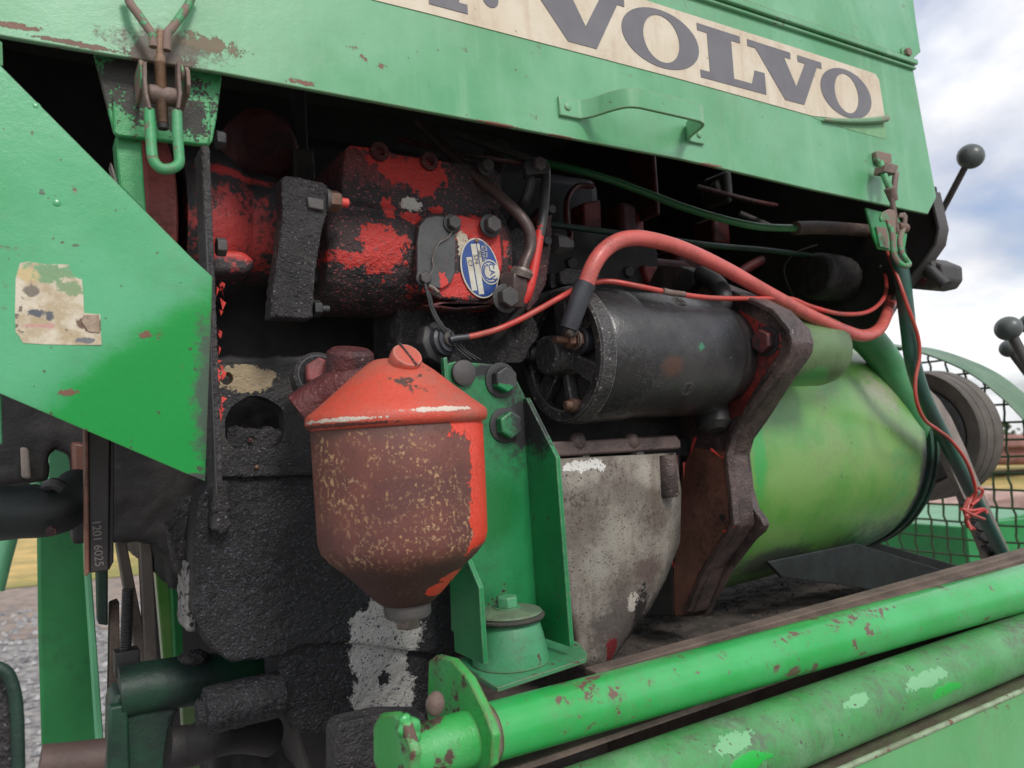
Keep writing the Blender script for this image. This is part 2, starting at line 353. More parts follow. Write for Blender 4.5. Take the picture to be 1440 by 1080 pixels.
M['red'] = paint('engine_red', C(150, 52, 46), C(120, 40, 38), 0.5, 0.1, 18, dirt=(BLK, .9, 14), specks=(BLK, .62, 300), bump=0.3)
M['redlid'] = paint('lid_red_paint', C(200, 76, 58), C(186, 92, 74), 0.46, 0.1, 20, dirt=(C(140, 96, 84), .6, 26), chips=(C(84, 60, 54), 0.62, 160), bump=0.6, edge=(C(190, 170, 160), .0018, .7),
    blobs=[(C(206, 190, 176), BL(610, 576, .42, 42, 3.5), .5, 90, .6), (C(206, 190, 176), BL(500, 588, .42, 34, 3), .6, 90, .6), (C(96, 50, 44), BL(490, 596, .42, 50, 3), .6, 90, .6)])
M['redgrime'] = paint('grimy_red', C(62, 40, 42), C(96, 44, 44), 0.5, 0, 30, dirt=(BLK, .9, 20), bump=2.0, bscale=420, specks=(C(150, 120, 116), .68, 460))
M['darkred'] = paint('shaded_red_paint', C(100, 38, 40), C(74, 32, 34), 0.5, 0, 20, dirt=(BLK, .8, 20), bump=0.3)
PR = C(200, 60, 54)
M['pump'] = paint('pump_grime_over_red', C(38, 36, 38), C(58, 50, 52), 0.55, 0, 26, specks=(C(150, 84, 84), 0.62, 380), dirt=(C(92, 66, 66), .7, 34), bump=2.8, bscale=420,
    blobs=[(C(110, 56, 58), BL(540, 235, .6, 70, 32), .7, 120, .6), (PR, BL(575, 245, .6, 42, 22), .55, 60, .5), (PR, BL(590, 262, .6, 14, 20), .5, 60, .5), (PR, BL(500, 208, .6, 14, 8), .6, 60, .5),
           (PR, BL(538, 348, .58, 26, 38), .5, 50, .45), (PR, BL(500, 362, .58, 34, 12), .55, 50, .45), (PR, BL(552, 290, .58, 7, 18), .5, 60, .5), (PR, BL(583, 303, .58, 12, 10), .5, 60, .5), (C(200, 196, 186), BL(588, 284, .58, 14, 9), .6, 70, .6),
           (PR, BL(622, 290, .58, 9, 7), .6, 70, .5), (PR, BL(660, 322, .58, 34, 20), .5, 50, .45), (PR, BL(690, 375, .58, 20, 60), .5, 60, .45), (PR, BL(640, 405, .58, 40, 20), .5, 60, .45), (C(200, 190, 170), BL(645, 345, .58, 7, 20), .6, 60, .6)])
M['pumpflange'] = paint('pump_flange_red_black', C(40, 38, 40), C(56, 48, 50), 0.55, 0, 26, bump=1.0, bscale=500, specks=(C(96, 90, 92), 0.70, 500),
    blobs=[(C(176, 64, 62), BL(330, 325, .6, 64, 56), -1.6, 60, .5), (C(176, 58, 56), BL(325, 250, .6, 46, 10), -.9, 70, .5), (C(196, 64, 60), BL(330, 368, .6, 44, 10), -.8, 70, .5)])
b = NB('rusty_bowl')
base = b.mix(b.step(b.noise(20, 5, .6), .35, .65), C(112, 64, 56), C(92, 56, 52))
fl = b.step(b.noise(400, 6, .66, dist=0.3, stretch=(1.0, 1.0, .8)), 0.535, 0.585)
zone = b.step(b.noise(30, 5, .75, off=3), .38, .60)
base = b.mix(b.math('MULTIPLY', fl, zone), base, b.mix(b.noise(60, 2, .5), C(178, 128, 82), C(168, 144, 118)))
sx = b.n("ShaderNodeSeparateXYZ"); b.t.links.new(b.pos, sx.inputs[0])
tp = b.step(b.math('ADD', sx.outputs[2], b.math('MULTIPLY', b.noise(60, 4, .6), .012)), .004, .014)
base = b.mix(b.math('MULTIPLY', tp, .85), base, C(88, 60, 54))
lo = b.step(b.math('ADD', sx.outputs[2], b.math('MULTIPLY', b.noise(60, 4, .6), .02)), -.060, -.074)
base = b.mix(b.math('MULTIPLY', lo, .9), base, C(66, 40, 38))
xth = P(648, 680, Y=.430).x
nn_ = b.math('ADD', b.math('MULTIPLY', b.math('SUBTRACT', b.noise(42, 4, .7, off=6), .5), .030), b.math('MULTIPLY', b.math('SUBTRACT', b.noise(260, 3, .7), .5), .006))
xx_ = b.math('ADD', sx.outputs[0], nn_)
redm = b.step(xx_, xth-.0005, xth+.0005)
redm = b.math('MULTIPLY', redm, b.step(b.math('ADD', sx.outputs[2], nn_), -.072, -.0705))
redm = b.math('MAXIMUM', redm, b.math('MULTIPLY', b.step(xx_, xth-.014, xth-.0135), b.step(b.math('ADD', sx.outputs[2], nn_), -.0005, .0005)))
for cr in [BL(640, 806, .45, 30, 9), BL(612, 826, .45, 20, 11)]:
    redm = b.math('MAXIMUM', redm, b.blob(cr[0], cr[1], .2, 50, 26))
base = b.mix(redm, base, b.mix(b.noise(40, 4, .6), C(226, 62, 38), C(206, 74, 56)))
b.put(base, b.b.inputs['Base Color'])
b.put(b.math('SUBTRACT', 0.62, b.math('MULTIPLY', redm, .24)), b.b.inputs['Roughness'])
bp = b.n("ShaderNodeBump"); bp.inputs['Distance'].default_value = .0006
b.put(b.math('ADD', b.math('ADD', b.math('MULTIPLY', redm, .6), b.math('MULTIPLY', fl, .25)), b.math('MULTIPLY', b.noise(700, 3, .7), .3)), bp.inputs['Height'])
b.t.links.new(bp.outputs[0], b.b.inputs['Normal']); M['bowl'] = b.m
M['alu'] = paint('dirty_cast_aluminium', C(152, 146, 136), C(118, 110, 102), 0.58, 0, 24, dirt=(C(78, 66, 58), .95, 20), streak=(C(96, 80, 66), .6, 36), specks=(C(60, 52, 48), .63, 500), bump=0.6, metal=.15,
    blobs=[(C(206, 204, 200), BL(812, 655, .6, 30, 8), .7, 70, .5), (C(92, 84, 80), BL(880, 880, .6, 60, 60), -.8, 40, .7), (C(184, 176, 166), BL(888, 845, .6, 11, 16), .35, 60, .5), (C(96, 82, 76), BL(905, 800, .6, 26, 26), -.7, 60, .8), (C(120, 40, 44), BL(862, 912, .6, 9, 20), .4, 60, .5), (C(40, 36, 36), BL(900, 862, .6, 12, 30), .9, 70, .6)])
M['brownplate'] = paint('oily_rust_plate', C(142, 96, 80), C(112, 74, 62), 0.42, 0, 20, dirt=(C(42, 32, 30), .7, 14), bump=0.25)
M['ridge'] = paint('red_black_casting', C(98, 80, 76), C(66, 54, 53), 0.36, 0, 30, dirt=(BLK, .75, 24), bump=1.4, bscale=420, specks=(C(150, 134, 134), .69, 420),
    blobs=[(C(150, 56, 56), BL(1104, 436, .47, 26, 26), -.8, 60, .5), (C(34, 32, 34), BL(1000, 812, .50, 60, 64), -.8, 60, .5)])
M['drum'] = paint('converter_green', C(80, 148, 60), C(118, 160, 86), 0.30, 0.5, 9, dirt=(C(112, 112, 84), .5, 7), bump=0.15, chips=(C(60, 60, 50), .67, 110),
    blobs=[(C(62, 150, 84), BL(1205, 660, .7, 60, 60), -.7, 14, .4), (C(62, 158, 76), BL(1085, 640, .6, 14, 90), -.5, 20, .4), (C(26, 32, 42), ((1.06, .66, -.235), (.20, .16, .085)), -.5, 20, .5), (C(30, 38, 44), ((1.11, .66, -.13), (.03, .12, .12)), -.5, 20, .5), (C(70, 84, 66), BL(1100, 790, .66, 80, 26), -.5, 20, .5), (C(150, 152, 128), BL(1180, 560, .7, 44, 44), -.7, 20, .4)])  # last blob, soft and pale, is a painted highlight high on the drum
M['boss'] = paint('boss_green', C(84, 110, 66), C(96, 124, 78), 0.45, 0.2, 20, dirt=(C(70, 78, 60), .6, 20), bump=0.2, chips=(C(60, 54, 50), .66, 120),
    blobs=[(C(60, 142, 66), BL(1140, 535, .56, 34, 20), -.5, 40, .4)])
M['pipegreen'] = paint('pipe_green', C(48, 132, 74), C(74, 140, 90), 0.42, 0.3, 20, dirt=(C(70, 80, 64), .5, 20), bump=0.2)
M['tealrod'] = paint('rod_dark_green', C(50, 84, 76), C(40, 96, 80), 0.42, 0.2, 20, dirt=(C(70, 76, 80), .7, 16), bump=0.2)
M['grey'] = paint('grey_iron', C(150, 138, 130), C(128, 118, 112), 0.6, 0, 16, dirt=(C(66, 60, 56), .5, 20), bump=0.4)
M['wheel'] = paint('brown_grey_wheel', C(98, 90, 82), C(82, 76, 70), 0.55, 0, 16, dirt=(C(60, 54, 48), .6, 20), bump=0.5)
M['greydark'] = paint('dark_grey_iron', C(66, 64, 64), C(80, 76, 74), 0.55, 0, 16, dirt=(C(46, 44, 44), .6, 20), bump=0.4)
M['cover'] = paint('cover_grey', C(70, 71, 72), C(82, 82, 82), 0.42, 0, 30, dirt=(C(50, 48, 48), .7, 40), bump=0.3, blobs=[(PR, BL(640, 395, .55, 7, 24), .6, 80, .5)])
M['steel'] = paint('worn_steel', C(140, 132, 126), C(110, 100, 94), 0.4, 0, 60, dirt=(C(80, 62, 54), .6, 90), bump=0.3, metal=.5)
M['brass'] = paint('dull_brass', C(128, 96, 80), C(104, 82, 72), 0.45, 0, 60, dirt=(C(60, 50, 46), .6, 90), bump=0.3, metal=.4)
M['pipe'] = paint('brown_steel_pipe', C(96, 80, 76), C(76, 62, 60), 0.36, 0, 30, dirt=(C(50, 42, 42), .6, 40), bump=0.2, metal=.3)
M['cable'] = paint('red_cable_sheath', C(204, 98, 92), C(190, 88, 78), 0.34, 0, 20, dirt=(C(120, 70, 62), .7, 36), bump=0.2, blobs=[(C(110, 58, 50), BL(1250, 420, .62, 40, 40), -.6, 60, .6)])
M['wire'] = paint('thin_red_wire', C(196, 62, 56), C(176, 80, 70), 0.38, 0, 40, dirt=(C(110, 70, 62), .6, 60), bump=0.15)
M['sleeve'] = paint('black_rubber_sleeve', C(60, 62, 68), C(48, 49, 54), 0.4, 0, 30, bump=0.2)
M['rubber'] = paint('dusty_rubber', C(58, 58, 54), C(74, 72, 66), 0.7, 0, 40, dirt=(C(84, 84, 70), .6, 50), bump=0.6)
M['ink'] = paint('faded_grey_ink', C(104, 102, 108), C(112, 110, 114), 0.5, 0, 30, bump=0.05)
M['deck'] = paint('dirty_deck', C(70, 64, 60), C(88, 80, 74), 0.8, 0, 30, dirt=(C(40, 38, 38), .8, 26), bump=1.6, bscale=300, specks=(C(110, 100, 92), .68, 300))
M['brownrail'] = paint('brown_dirt_rail', C(116, 100, 90), C(92, 80, 72), 0.75, 0, 20, dirt=(C(58, 50, 48), .6, 24), bump=0.8, bscale=400)
M['flake'] = paint('red_flaked_paint', C(226, 84, 76), C(206, 66, 60), 0.5, 0, 60, bump=0.2)
M['sticker'] = paint('cream_sticker', C(216, 206, 186), C(206, 192, 168), 0.42, 0.1, 12, specks=(C(90, 80, 72), .735, 330), dirt=(C(170, 140, 116), .45, 22), bump=0.08, streak=(C(180, 150, 124), .35, 60))
M['knob'] = paint('grey_knob', C(72, 80, 80), C(84, 90, 88), 0.35, 0, 20, bump=0.05)
M['mesh'] = paint('guard_green_wire', C(54, 84, 50), C(70, 84, 54), 0.6, 0, 30, bump=0.2)
M['guardrim'] = paint('guard_rim_green', C(60, 104, 72), C(88, 120, 92), 0.5, 0.2, 14, dirt=(C(90, 96, 80), .5, 12), bump=0.2)
M['darkhose'] = paint('dark_hose_rubber', C(30, 32, 32), C(36, 44, 42), .5, 0, 30, bump=.3)
M['belt'] = paint('v_belt_rubber', C(52, 47, 46), C(44, 40, 40), 0.6, 0, 30, bump=0.2)
M['brightgreen'] = paint('frame_green_paint', C(28, 132, 66), C(40, 142, 76), 0.42, 0.3, 8, dirt=(C(40, 80, 54), .5, 7), chips=(RUSTD, .66, 60), bump=0.1)
M['palegreen'] = paint('pale_green_paint', C(120, 200, 150), C(110, 190, 140), 0.4, 0.2, 8, bump=0.1)
M['emboss'] = paint('embossed_belt_mark', C(120, 112, 108), None, 0.6, 0, 30, bump=0.1)
M['white'] = paint('plate_white', C(206, 204, 190), C(190, 186, 170), .35, 0, 60, dirt=(C(150, 120, 90), .5, 90), bump=.05)
M['blue'] = paint('plate_blue', C(28, 62, 130), C(34, 70, 140), .3, .3, 60, dirt=(C(60, 70, 90), .4, 90), bump=.05)

X = V((1, 0, 0)); YD = V((0, 1, 0)); Z = V((0, 0, 1))
XF = .64      # plane of the starter flange
# ================================================================== GROUND
def ground_mat(name, c1, c2, sc, bump, patch=None):
    b = NB(name); col = b.mix(b.step(b.noise(sc, 8, .7), .38, .62), c1, c2)
    if patch: col = b.mix(b.step(b.noise(patch[1], 6, .6, off=4), .45, .6), col, patch[0])
    b.put(col, b.b.inputs['Base Color']); b.b.inputs['Roughness'].default_value = .95
    bp = b.n("ShaderNodeBump"); bp.inputs['Distance'].default_value = .03
    b.put(b.math('MULTIPLY', b.noise(sc*1.4, 6, .75), bump), bp.inputs['Height']); b.t.links.new(bp.outputs[0], b.b.inputs['Normal'])
    return b.m
def gz(x, y): return -1.45-0.046*x
def ground_sheet(name, mat, x0, x1, y0, y1, lift, nx=2, ny=2, wob=0):
    mb = MB(); vs = []; fs = []
    for j in range(ny+1):
        for i in range(nx+1):
            x = x0+(x1-x0)*i/nx; y = y0+(y1-y0)*j/ny
            if wob and (j == 0): y += wob*mnoise.noise(V((x*.35, 3, 0)))
            vs.append((x, y, gz(x, y)+lift))
    for j in range(ny):
        for i in range(nx):
            a = j*(nx+1)+i; fs.append((a, a+1, a+nx+2, a+nx+1))
    mb.add(vs, fs); return kind(mb.build(name, mat), 'structure')
ground_sheet('ground', ground_mat('gravel_ground', C(176, 172, 168), C(118, 116, 116), 16, 1.0, (C(146, 138, 128), .6)), -300, 1200, -300, 1200, 0)
ground_sheet('road', ground_mat('dirt_road', C(150, 134, 122), C(120, 110, 104), 5, .5), -60, 120, 7.6, 12, .006, 60, 4, 1.0)
ground_sheet('field', ground_mat('dry_grass_field', C(200, 168, 104), C(156, 140, 84), 1.4, 1.0, (C(120, 122, 60), .12)), -200, 900, 10.6, 600, .014, 120, 8, 1.2)
# gravel stones near the machine
mb = MB(); rr = random.Random(5)
for i in range(5200):
    y = rr.uniform(1.7, 9); x = rr.uniform(-.6, .5)*y*.45-.1
    if i % 3 == 0: x = y*rr.uniform(1.6, 2.4)
    s = rr.uniform(.008, .028)*(1+.08*y); c = V((x, y, gz(x, y)+s*.2))
    q = [c+V((rr.uniform(.6, 1.1)*s*math.cos(a), rr.uniform(.6, 1.1)*s*math.sin(a), 0)) for a in (0, 1.3, 2.5, 3.8, 5.1)]
    t = c+V((rr.uniform(-.3, .3)*s, rr.uniform(-.3, .3)*s, s*.7))
    n0 = len(mb.v); mb.v += q+[t]; mb.f += [(n0+k, n0+(k+1) % 5, n0+5) for k in range(5)]
kind(tag(mb.build('gravel', ground_mat('gravel_stone', C(170, 168, 168), C(96, 96, 100), 12, .3), ang=10), 'loose grey gravel stones scattered over the yard beside the machine', 'gravel'), 'stuff')

# far tree line
tm = ground_mat('far_tree_leaves', C(60, 76, 50), C(88, 98, 66), .25, 1.0)
cb = MB()
for i in range(70):
    rr = random.Random(100+i)
    a = R_(24+i*1.05+rr.uniform(-.4, .4)); d = rr.uniform(230, 280); c0 = V((math.sin(a)*d, math.cos(a)*d, 0)); c0.z = gz(c0.x, 0)
    h = rr.uniform(4.2, 7.5)
    for k in range(110):
        th = rr.uniform(0, 6.28); r = rr.uniform(.2, 1)**.6*h*.8; zz = rr.uniform(0, 1)
        rad = r*math.sin(math.pi*min(zz*.8+.2, 1))**.6
        p = c0+V((rad*math.cos(th), rad*math.sin(th), zz*h)); s = rr.uniform(.4, .9)
        n = V((rr.uniform(-1, 1), rr.uniform(-1, 1), rr.uniform(-.4, 1))).normalized(); u, w = ortho(n)
        cb.add([p+u*s, p+w*s*.8, p-u*s*.7, p-w*s, p+n*s*.5], [(0, 1, 4), (1, 2, 4), (2, 3, 4), (3, 0, 4)])
kind(tag(cb.build('far_woodland', tm), 'dull green wood in one blurred line along the far edge of the field', 'woodland'), 'stuff')

# ================================================================== HOOD
hood = thing('engine_hood', 'green sheet metal engine hood with cream lettered sticker, raised above the open engine bay', 'hood', P(600, 160, Y=.5))
HP = [(-90, 36), (0, 50), (150, 76), (310, 102), (480, 134), (720, 179), (960, 224), (1140, 266), (1305, 301), (1317, 277), (1301, 190), (1286, 106)]
bot = [P(x, y, Y=.5) for x, y in HP]
pr = bot + [V((.905, .5, .62)), V((-.09, .5, .62))]
pr = bot[:-1] + [P(1284, 96, Y=.5), V((P(-90, 36, Y=.5).x, .5, P(1284, 96, Y=.5).z+.004))]
MB().prism(pr, (0, .003, 0)).build('side_panel', M['hood'], hood, .0008)
MB().prism([V((p.x, .5035, p.z+.004)) for p in pr], (0, .0012, 0)).build('inner_lining', M['hoodin'], hood)
# return flange along the lower edge
fl = [P(x, y, Y=.503) for x, y in HP[:9]]
mb = MB()
for a, b_ in zip(fl[:-1], fl[1:]):
    mb.add([a, b_, b_+V((0, .0035, 0)), a+V((0, .0035, 0)), a+Z*.0025, b_+Z*.0025, b_+V((0, .0035, .0025)), a+V((0, .0035, .0025))],
           [(0, 1, 2, 3), (4, 5, 6, 7), (0, 1, 5, 4), (3, 2, 6, 7), (1, 2, 6, 5), (0, 3, 7, 4)])
mb.build('lower_flange', M['hood'], hood)
# rolled seam and upper panel
sA = P(993, 0, Y=.5); sB = P(1284, 92, Y=.5)
dz = .0
sl = (sB-sA); x0 = -.10
def seam_z(x, off=0): return sA.z+(sB.z-sA.z)*(x-sA.x)/(sB.x-sA.x)*.6+off
xr = sB.x
def bar_along(name, zo, hgt, proud, mat, xr_=xr):
    a = V((x0, .5-proud, seam_z(x0, zo))); b_ = V((xr_, .5-proud, seam_z(xr_, zo)))
    pts = [a, b_, b_+Z*hgt, a+Z*hgt]
    return MB().prism(pts, (0, proud+.003, 0)).build(name, mat, hood, .0014, 3)
bar_along('seam_lip', -.0035, .0035, .004, M['hood'])
bar_along('seam_bead', .0012, .0065, .007, M['hood'])
bar_along('seam_lip', .009, .0022, .003, M['hood'])
up = [V((x0, .4985, seam_z(x0, .0115))), V((xr, .4985, seam_z(xr, .0115))), P(1295, 73, Y=.5), P(1288, 28, Y=.5), P(1281, -30, Y=.5), V((.86, .515, .60)), V((x0, .515, .60))]
MB().prism(up, (0, .003, 0)).build('upper_panel', M['hood'], hood, .0008)
MB().box((.42, .93, .604), (1.13, .86, .006)).build('roof_panel', M['hoodin'], hood, .001)
MB().box((.36, 1.352, .32), (1.30, .004, .56)).build('far_side_panel', M['hoodin'], hood, .001)
MB().box((-.16, .93, .42), (.004, .86, .36)).build('front_panel', M['hoodin'], hood, .001)
tag(MB().box((.35, 1.30, .26), (1.27, .006, .68)).box((.57, 1.30, -.35), (.83, .006, .54)).build('far_side_backing', M['deepblack']), 'dark backing sheet added to block the sky behind the engine bay', 'shield')  # added sheet keeps the sky from showing through the bay
for q in ((1272, 76),):
    c = P(*q, Y=.4985); MB().lathe(c+V((0, 0, 0)), -YD, [(.0085, 0), (.0085, .002), (.006, .0025)], 20).build('washer', M['hood'], hood, .0004)
    MB().hexa(c-YD*.002, -YD, .0058, .005).build('bolt', M['latchg'], hood, .0004)
# handle strap
hx0 = P(784, 148, Y=.5); hA = P(812, 152, Y=.5)
hB = P(985, 190, Y=.5); zc0 = hx0.z-.001
def hp(x, y): return V((x, y, zc0))
xs, xe = hx0.x, hB.x+.002
prof = [hp(xs, .4985), hp(xs+.018, .4985), hp(xs+.024, .496), hp(xs+.030, .488), hp(xs+.036, .474), hp(xs+.043, .464), hp(xs+.052, .4605), hp(xs+.062, .460),
        hp(xe-.052, .460), hp(xe-.044, .461), hp(xe-.036, .465), hp(xe-.031, .476), hp(xe-.028, .486), hp(xe-.023, .4955), hp(xe-.016, .4985), hp(xe, .4985)]
hh = MB().strip(crom(prof, 3), Z*.0165, .0032).build('handle', M['hood'], hood, .0007, ang=50)
for xx in (xs+.008, xe-.007):
    MB().lathe(V((xx, .497, zc0)), -YD, [(.0035, 0), (.0028, .0012), (.001, .0018)], 16).build('rivet', M['hood'], hood)
# sticker
st = [(500, -30), (500, -9), (527, 0), (600, 18), (723, 50), (842, 81), (960, 112), (1050, 137), (1143, 163), (1175, 166), (1197, 173), (1215, 171), (1244, 164), (1240, 135), (1236, 112), (1231, 104), (1220, 100), (1100, 61), (960, 17), (880, -9), (820, -30)]
stk = MB().prism([P(x, y, Y=.4993) for x, y in st], (0, .0006, 0)).build('sticker', M['sticker'], hood)
stk['label'] = 'cream vinyl sticker with faded grey capital letters and a curled lower corner'
MB().prism([P(x, y, Y=.4996) for x, y in [(1143, 165), (1196, 175), (1245, 167), (1247, 194), (1243, 195), (1200, 184), (1160, 171)]], (0, .0004, 0)).build('glue_patch', paint('glue_residue', C(122, 170, 124), C(110, 160, 116), .6, 0, 30, dirt=(C(90, 120, 90), .5, 40)), hood)
cu = []
for t in range(9):
    f = t/8; x = 1158+(1247-1158)*f; y = 168+6*math.sin(f*2.2)-6*f; rr_ = .0016+.0022*f
    c = P(x, y, Y=.4985-rr_*.8); cu.append((c, rr_))
vs = []; fs = []
for c, r in cu:
    for k in range(7):
        a = -1.7+k*.75; vs.append(c+V((0, -math.cos(a)*r, -math.sin(a)*r)))
for i in range(8):
    for k in range(6): fs.append((i*7+k, i*7+k+1, (i+1)*7+k+1, (i+1)*7+k))
o = MB().add(vs, fs).build('curled_corner', M['hood'], hood); so_ = o.modifiers.new('solid', 'SOLIDIFY'); so_.thickness = .0004
# lettering (flat print on the sticker): BM dot VOLVO, built from outlines
ZB = P(815, 62, Y=.4988).z; ZT = ZB+.0535; HH = ZT-ZB
def letter(x0_, x1_, pts):
    w = x1_-x0_; MB().prism([V((x0_+u*w, .4988, ZB+v*HH)) for u, v in pts], (0, .0006, 0)).build('letter', M['ink'], stk_t)
def ring(x0_, x1_):
    cx, w = (x0_+x1_)/2, (x1_-x0_)/2; cz = ZB+HH*.5; vs = []; fs = []; n = 48
    for k in range(n):
        a = 2*math.pi*k/n; ca, sa = math.cos(a), math.sin(a)
        vs += [V((cx+w*ca, .4988, cz+HH*.52*sa)), V((cx+w*.47*ca, .4988, cz+HH*.42*sa)), V((cx+w*ca, .4994, cz+HH*.52*sa)), V((cx+w*.47*ca, .4994, cz+HH*.42*sa))]
    for k in range(n):
        a, c = 4*k, 4*((k+1) % n); fs += [(a, a+1, c+1, c), (a+2, c+2, c+3, a+3), (a, c, c+2, a+2), (a+1, a+3, c+3, c+1)]
    MB().add(vs, fs).build('letter', M['ink'], stk_t)
stk_t = stk
VP_ = [(0, 1), (.56, 1), (.56, .87), (.47, .87), (.61, .33), (.76, .87), (.66, .87), (.66, 1), (1, 1), (1, .87), (.93, .87), (.70, 0), (.44, 0), (.10, .87), (0, .87)]
LP_ = [(0, 1), (.64, 1), (.64, .87), (.5, .87), (.5, .14), (.78, .14), (.84, .42), (1, .42), (1, 0), (0, 0), (0, .14), (.14, .14), (.14, .87), (0, .87)]
MP_ = [(0, 0), (0, .14), (.08, .14), (.08, .86), (0, .86), (0, 1), (.30, 1), (.5, .42), (.70, 1), (1, 1), (1, .86), (.92, .86), (.92, .14), (1, .14), (1, 0), (.62, 0), (.62, .14), (.70, .14), (.70, .66), (.54, .16), (.46, .16), (.26, .66), (.26, .14), (.34, .14), (.34, 0)]
fx = lambda x, y: P(x, y, Y=.4988).x
v2a, v2b = fx(1051, 57), fx(1155, 90); wv_ = v2b-v2a
letter(fx(878, 7)-wv_, fx(878, 7), VP_)
ring(fx(874, 33), fx(983, 70))
letter(fx(980, 33), fx(1078, 133), LP_)
letter(v2a, v2b, VP_)
ring(fx(1154, 117), fx(1226, 147))
letter(fx(658, 18)-.088, fx(658, 18), MP_)
MB().prism([V((fx(690, 0)+.0075*math.cos(a*.524), .4988, ZB+HH*.34+.0075*math.sin(a*.524))) for a in range(12)], (0, .0006, 0)).build('dot', M['ink'], stk)

# ================================================================== TOGGLE LATCHES
def latch_left():
    t = thing('toggle_latch', 'rusty green over-centre latch hanging open under the left end of the hood', 'latch', P(228, 130, Y=.5))
    k = lambda x, y, Y: P(120+x/4.152, y/4.152, Y=Y)
    hk = MB(); hk.tube([k(235, -60, .492), k(262, 20, .49), k(310, 85, .488), k(362, 160, .486), k(392, 205, .485), k(398, 275, .485)], .0026, 12, 5)
    hk.tube([k(640, -60, .492), k(600, 30, .49), k(560, 90, .488), k(505, 165, .486), k(478, 200, .485), k(474, 295, .485)], .0026, 12, 5)
    hk.build('hook', M['latchg'], t)
    mb = MB().tube([k(437, 180, .485), k(434, 250, .485), k(436, 350, .485)], .0021, 12, 3); mb.tube([k(436, 330, .485), k(438, 380, .485)], .003, 12, 3, False)
    a = k(436, 365, .485); e = k(452, 725, .484); n = 44
    prof = []; L = (e-a).length
    for i in range(n): prof += [(.0029, L*i/n), (.0034, L*(i+.5)/n)]
    mb.lathe(a, e-a, prof, 14).build('threaded_rod', M['rusthread'], t, ang=20)
    MB().lathe(e, e-a, [(.0030, -.0001), (.0035, .0005), (.0030, .003)], 16).build('rod_end', M['smooth_black'], t)
    MB().lathe(k(362, 545, .4855), X, [(.0044, 0), (.0055, .001), (.0056, .0045), (.0048, .008), (.0056, .0115), (.0055, .0155), (.0044, .0165)], 20).build('barrel', M['rustrod'], t)
    # lever: flat straps above, round loop below
    for (xa, xb, xc) in ((342, 350, 372), (540, 548, 536)):
        MB().strip([k(xa, 375, .481), k(xa+1, 480, .481), k(xb, 560, .481), k(xc, 650, .4815)], V((0, .009, 0)), .0021).build('strap', M['rustrod'], t, .0006)
        MB().lathe(k(xa+(-8 if xa < 400 else 14), 420, .481), X, [(.0045, 0), (.0045, .0012), (.002, .0022)], 14).build('pivot_pin', M['latchg'], t)
    MB().tube([k(372, 640, .481), k(380, 760, .480), k(386, 860, .479), k(398, 935, .478), k(440, 982, .4775), k(500, 985, .4775), k(545, 955, .478), k(546, 890, .479), k(538, 780, .480), k(534, 650, .481)], .0031, 14, 7).build('lever_loop', M['latchg'], t)
    for (xa, ya, yb) in ((309, 355, 520), (576, 395, 555)):
        pa, pb = k(xa, ya, .487), k(xa+8, yb, .487)
        MB().prism([pa+V((0, -.006, -.004)), pa+V((0, -.002, 0)), pa+V((0, .022, 0)), pb+V((0, .022, -.002)), pb+V((0, -.002, 0)), pb+V((0, -.006, .004))], (.0024, 0, 0)).build('ear', M['latchg'], t, .0006)
latch_left()
def latch_right():
    t = thing('toggle_latch', 'green over-centre latch with long loop at the right end of the hood', 'latch', P(1250, 290, Y=.49))
    k = lambda x, y, Y: P(1160+x/4.32, 190+y/4.32, Y=Y)
    MB().pY([(1160+x/4.32, 190+y/4.32) for x, y in ((312, 98), (325, 93), (405, 112), (410, 160), (395, 176), (335, 175), (318, 150))], .494, .0055).build('catch_plate', M['latchg'], t, .0012)
    MB().pY([(1160+x/4.32, 190+y/4.32) for x, y in ((372, 178), (400, 165), (450, 185), (437, 236), (362, 222))], .478, .014).build('hook_block', M['rustrod'], t, .001)
    MB().tube([k(338, 165, .487), k(362, 250, .482), k(392, 318, .479), k(408, 345, .478)], .0036, 12, 5).build('hook', M['latchg'], t)
    MB().tube([k(432, 232, .480), k(424, 290, .478), k(420, 350, .478)], .0033, 12, 5).build('hook', M['rustrod'], t)
    a, e = k(398, 325, .478), k(440, 600, .476); MB().cyl(k(392, 318, .478), k(420, 400, .478), .0062, .0050, 14, .001).build('rod_eye', M['rustrod'], t)
    L = (e-a).length; MB().lathe(a, e-a, [(r, L*(i+j)/34) for i in range(34) for r, j in ((.0027, 0), (.0032, .5))], 14).build('threaded_rod', M['rustrod'], t, ang=20)
    MB().lathe(k(440, 560, .4765), X, [(.0045, 0), (.0058, .001), (.0058, .015), (.0045, .016)], 18).build('barrel', M['brass'], t)
    MB().pY([(1160+x/4.32, 190+y/4.32) for x, y in ((340, 500), (352, 468), (395, 448), (425, 455), (434, 480), (434, 640), (412, 640), (400, 590), (380, 520), (345, 525))], .474, .003).build('ear', M['latchg'], t, .001)
    MB().pY([(1160+x/4.32, 190+y/4.32) for x, y in ((455, 500), (462, 472), (490, 468), (505, 490), (500, 570), (480, 575), (482, 505), (468, 500))], .478, .003).build('ear', M['rustrod'], t, .001)
    MB().tube([k(400, 560, .473), k(412, 640, .472), k(418, 715, .471), k(445, 770, .469), k(480, 793, .467), k(505, 792, .466), k(508, 778, .467), k(485, 745, .468), k(462, 700, .470), k(456, 630, .472), k(478, 560, .474)], .0030, 12, 6).build('lever_loop', M['latchg'], t)
latch_right()
o = tag(MB().pY([(1218, 292), (1262, 303), (1276, 330), (1272, 356), (1262, 354), (1250, 352), (1236, 350), (1228, 330)], .508, .003).build('latch_bracket', M['brightgreen'], bev=.0008), 'green sheet bracket carrying the latch below the right end of the hood', 'bracket')
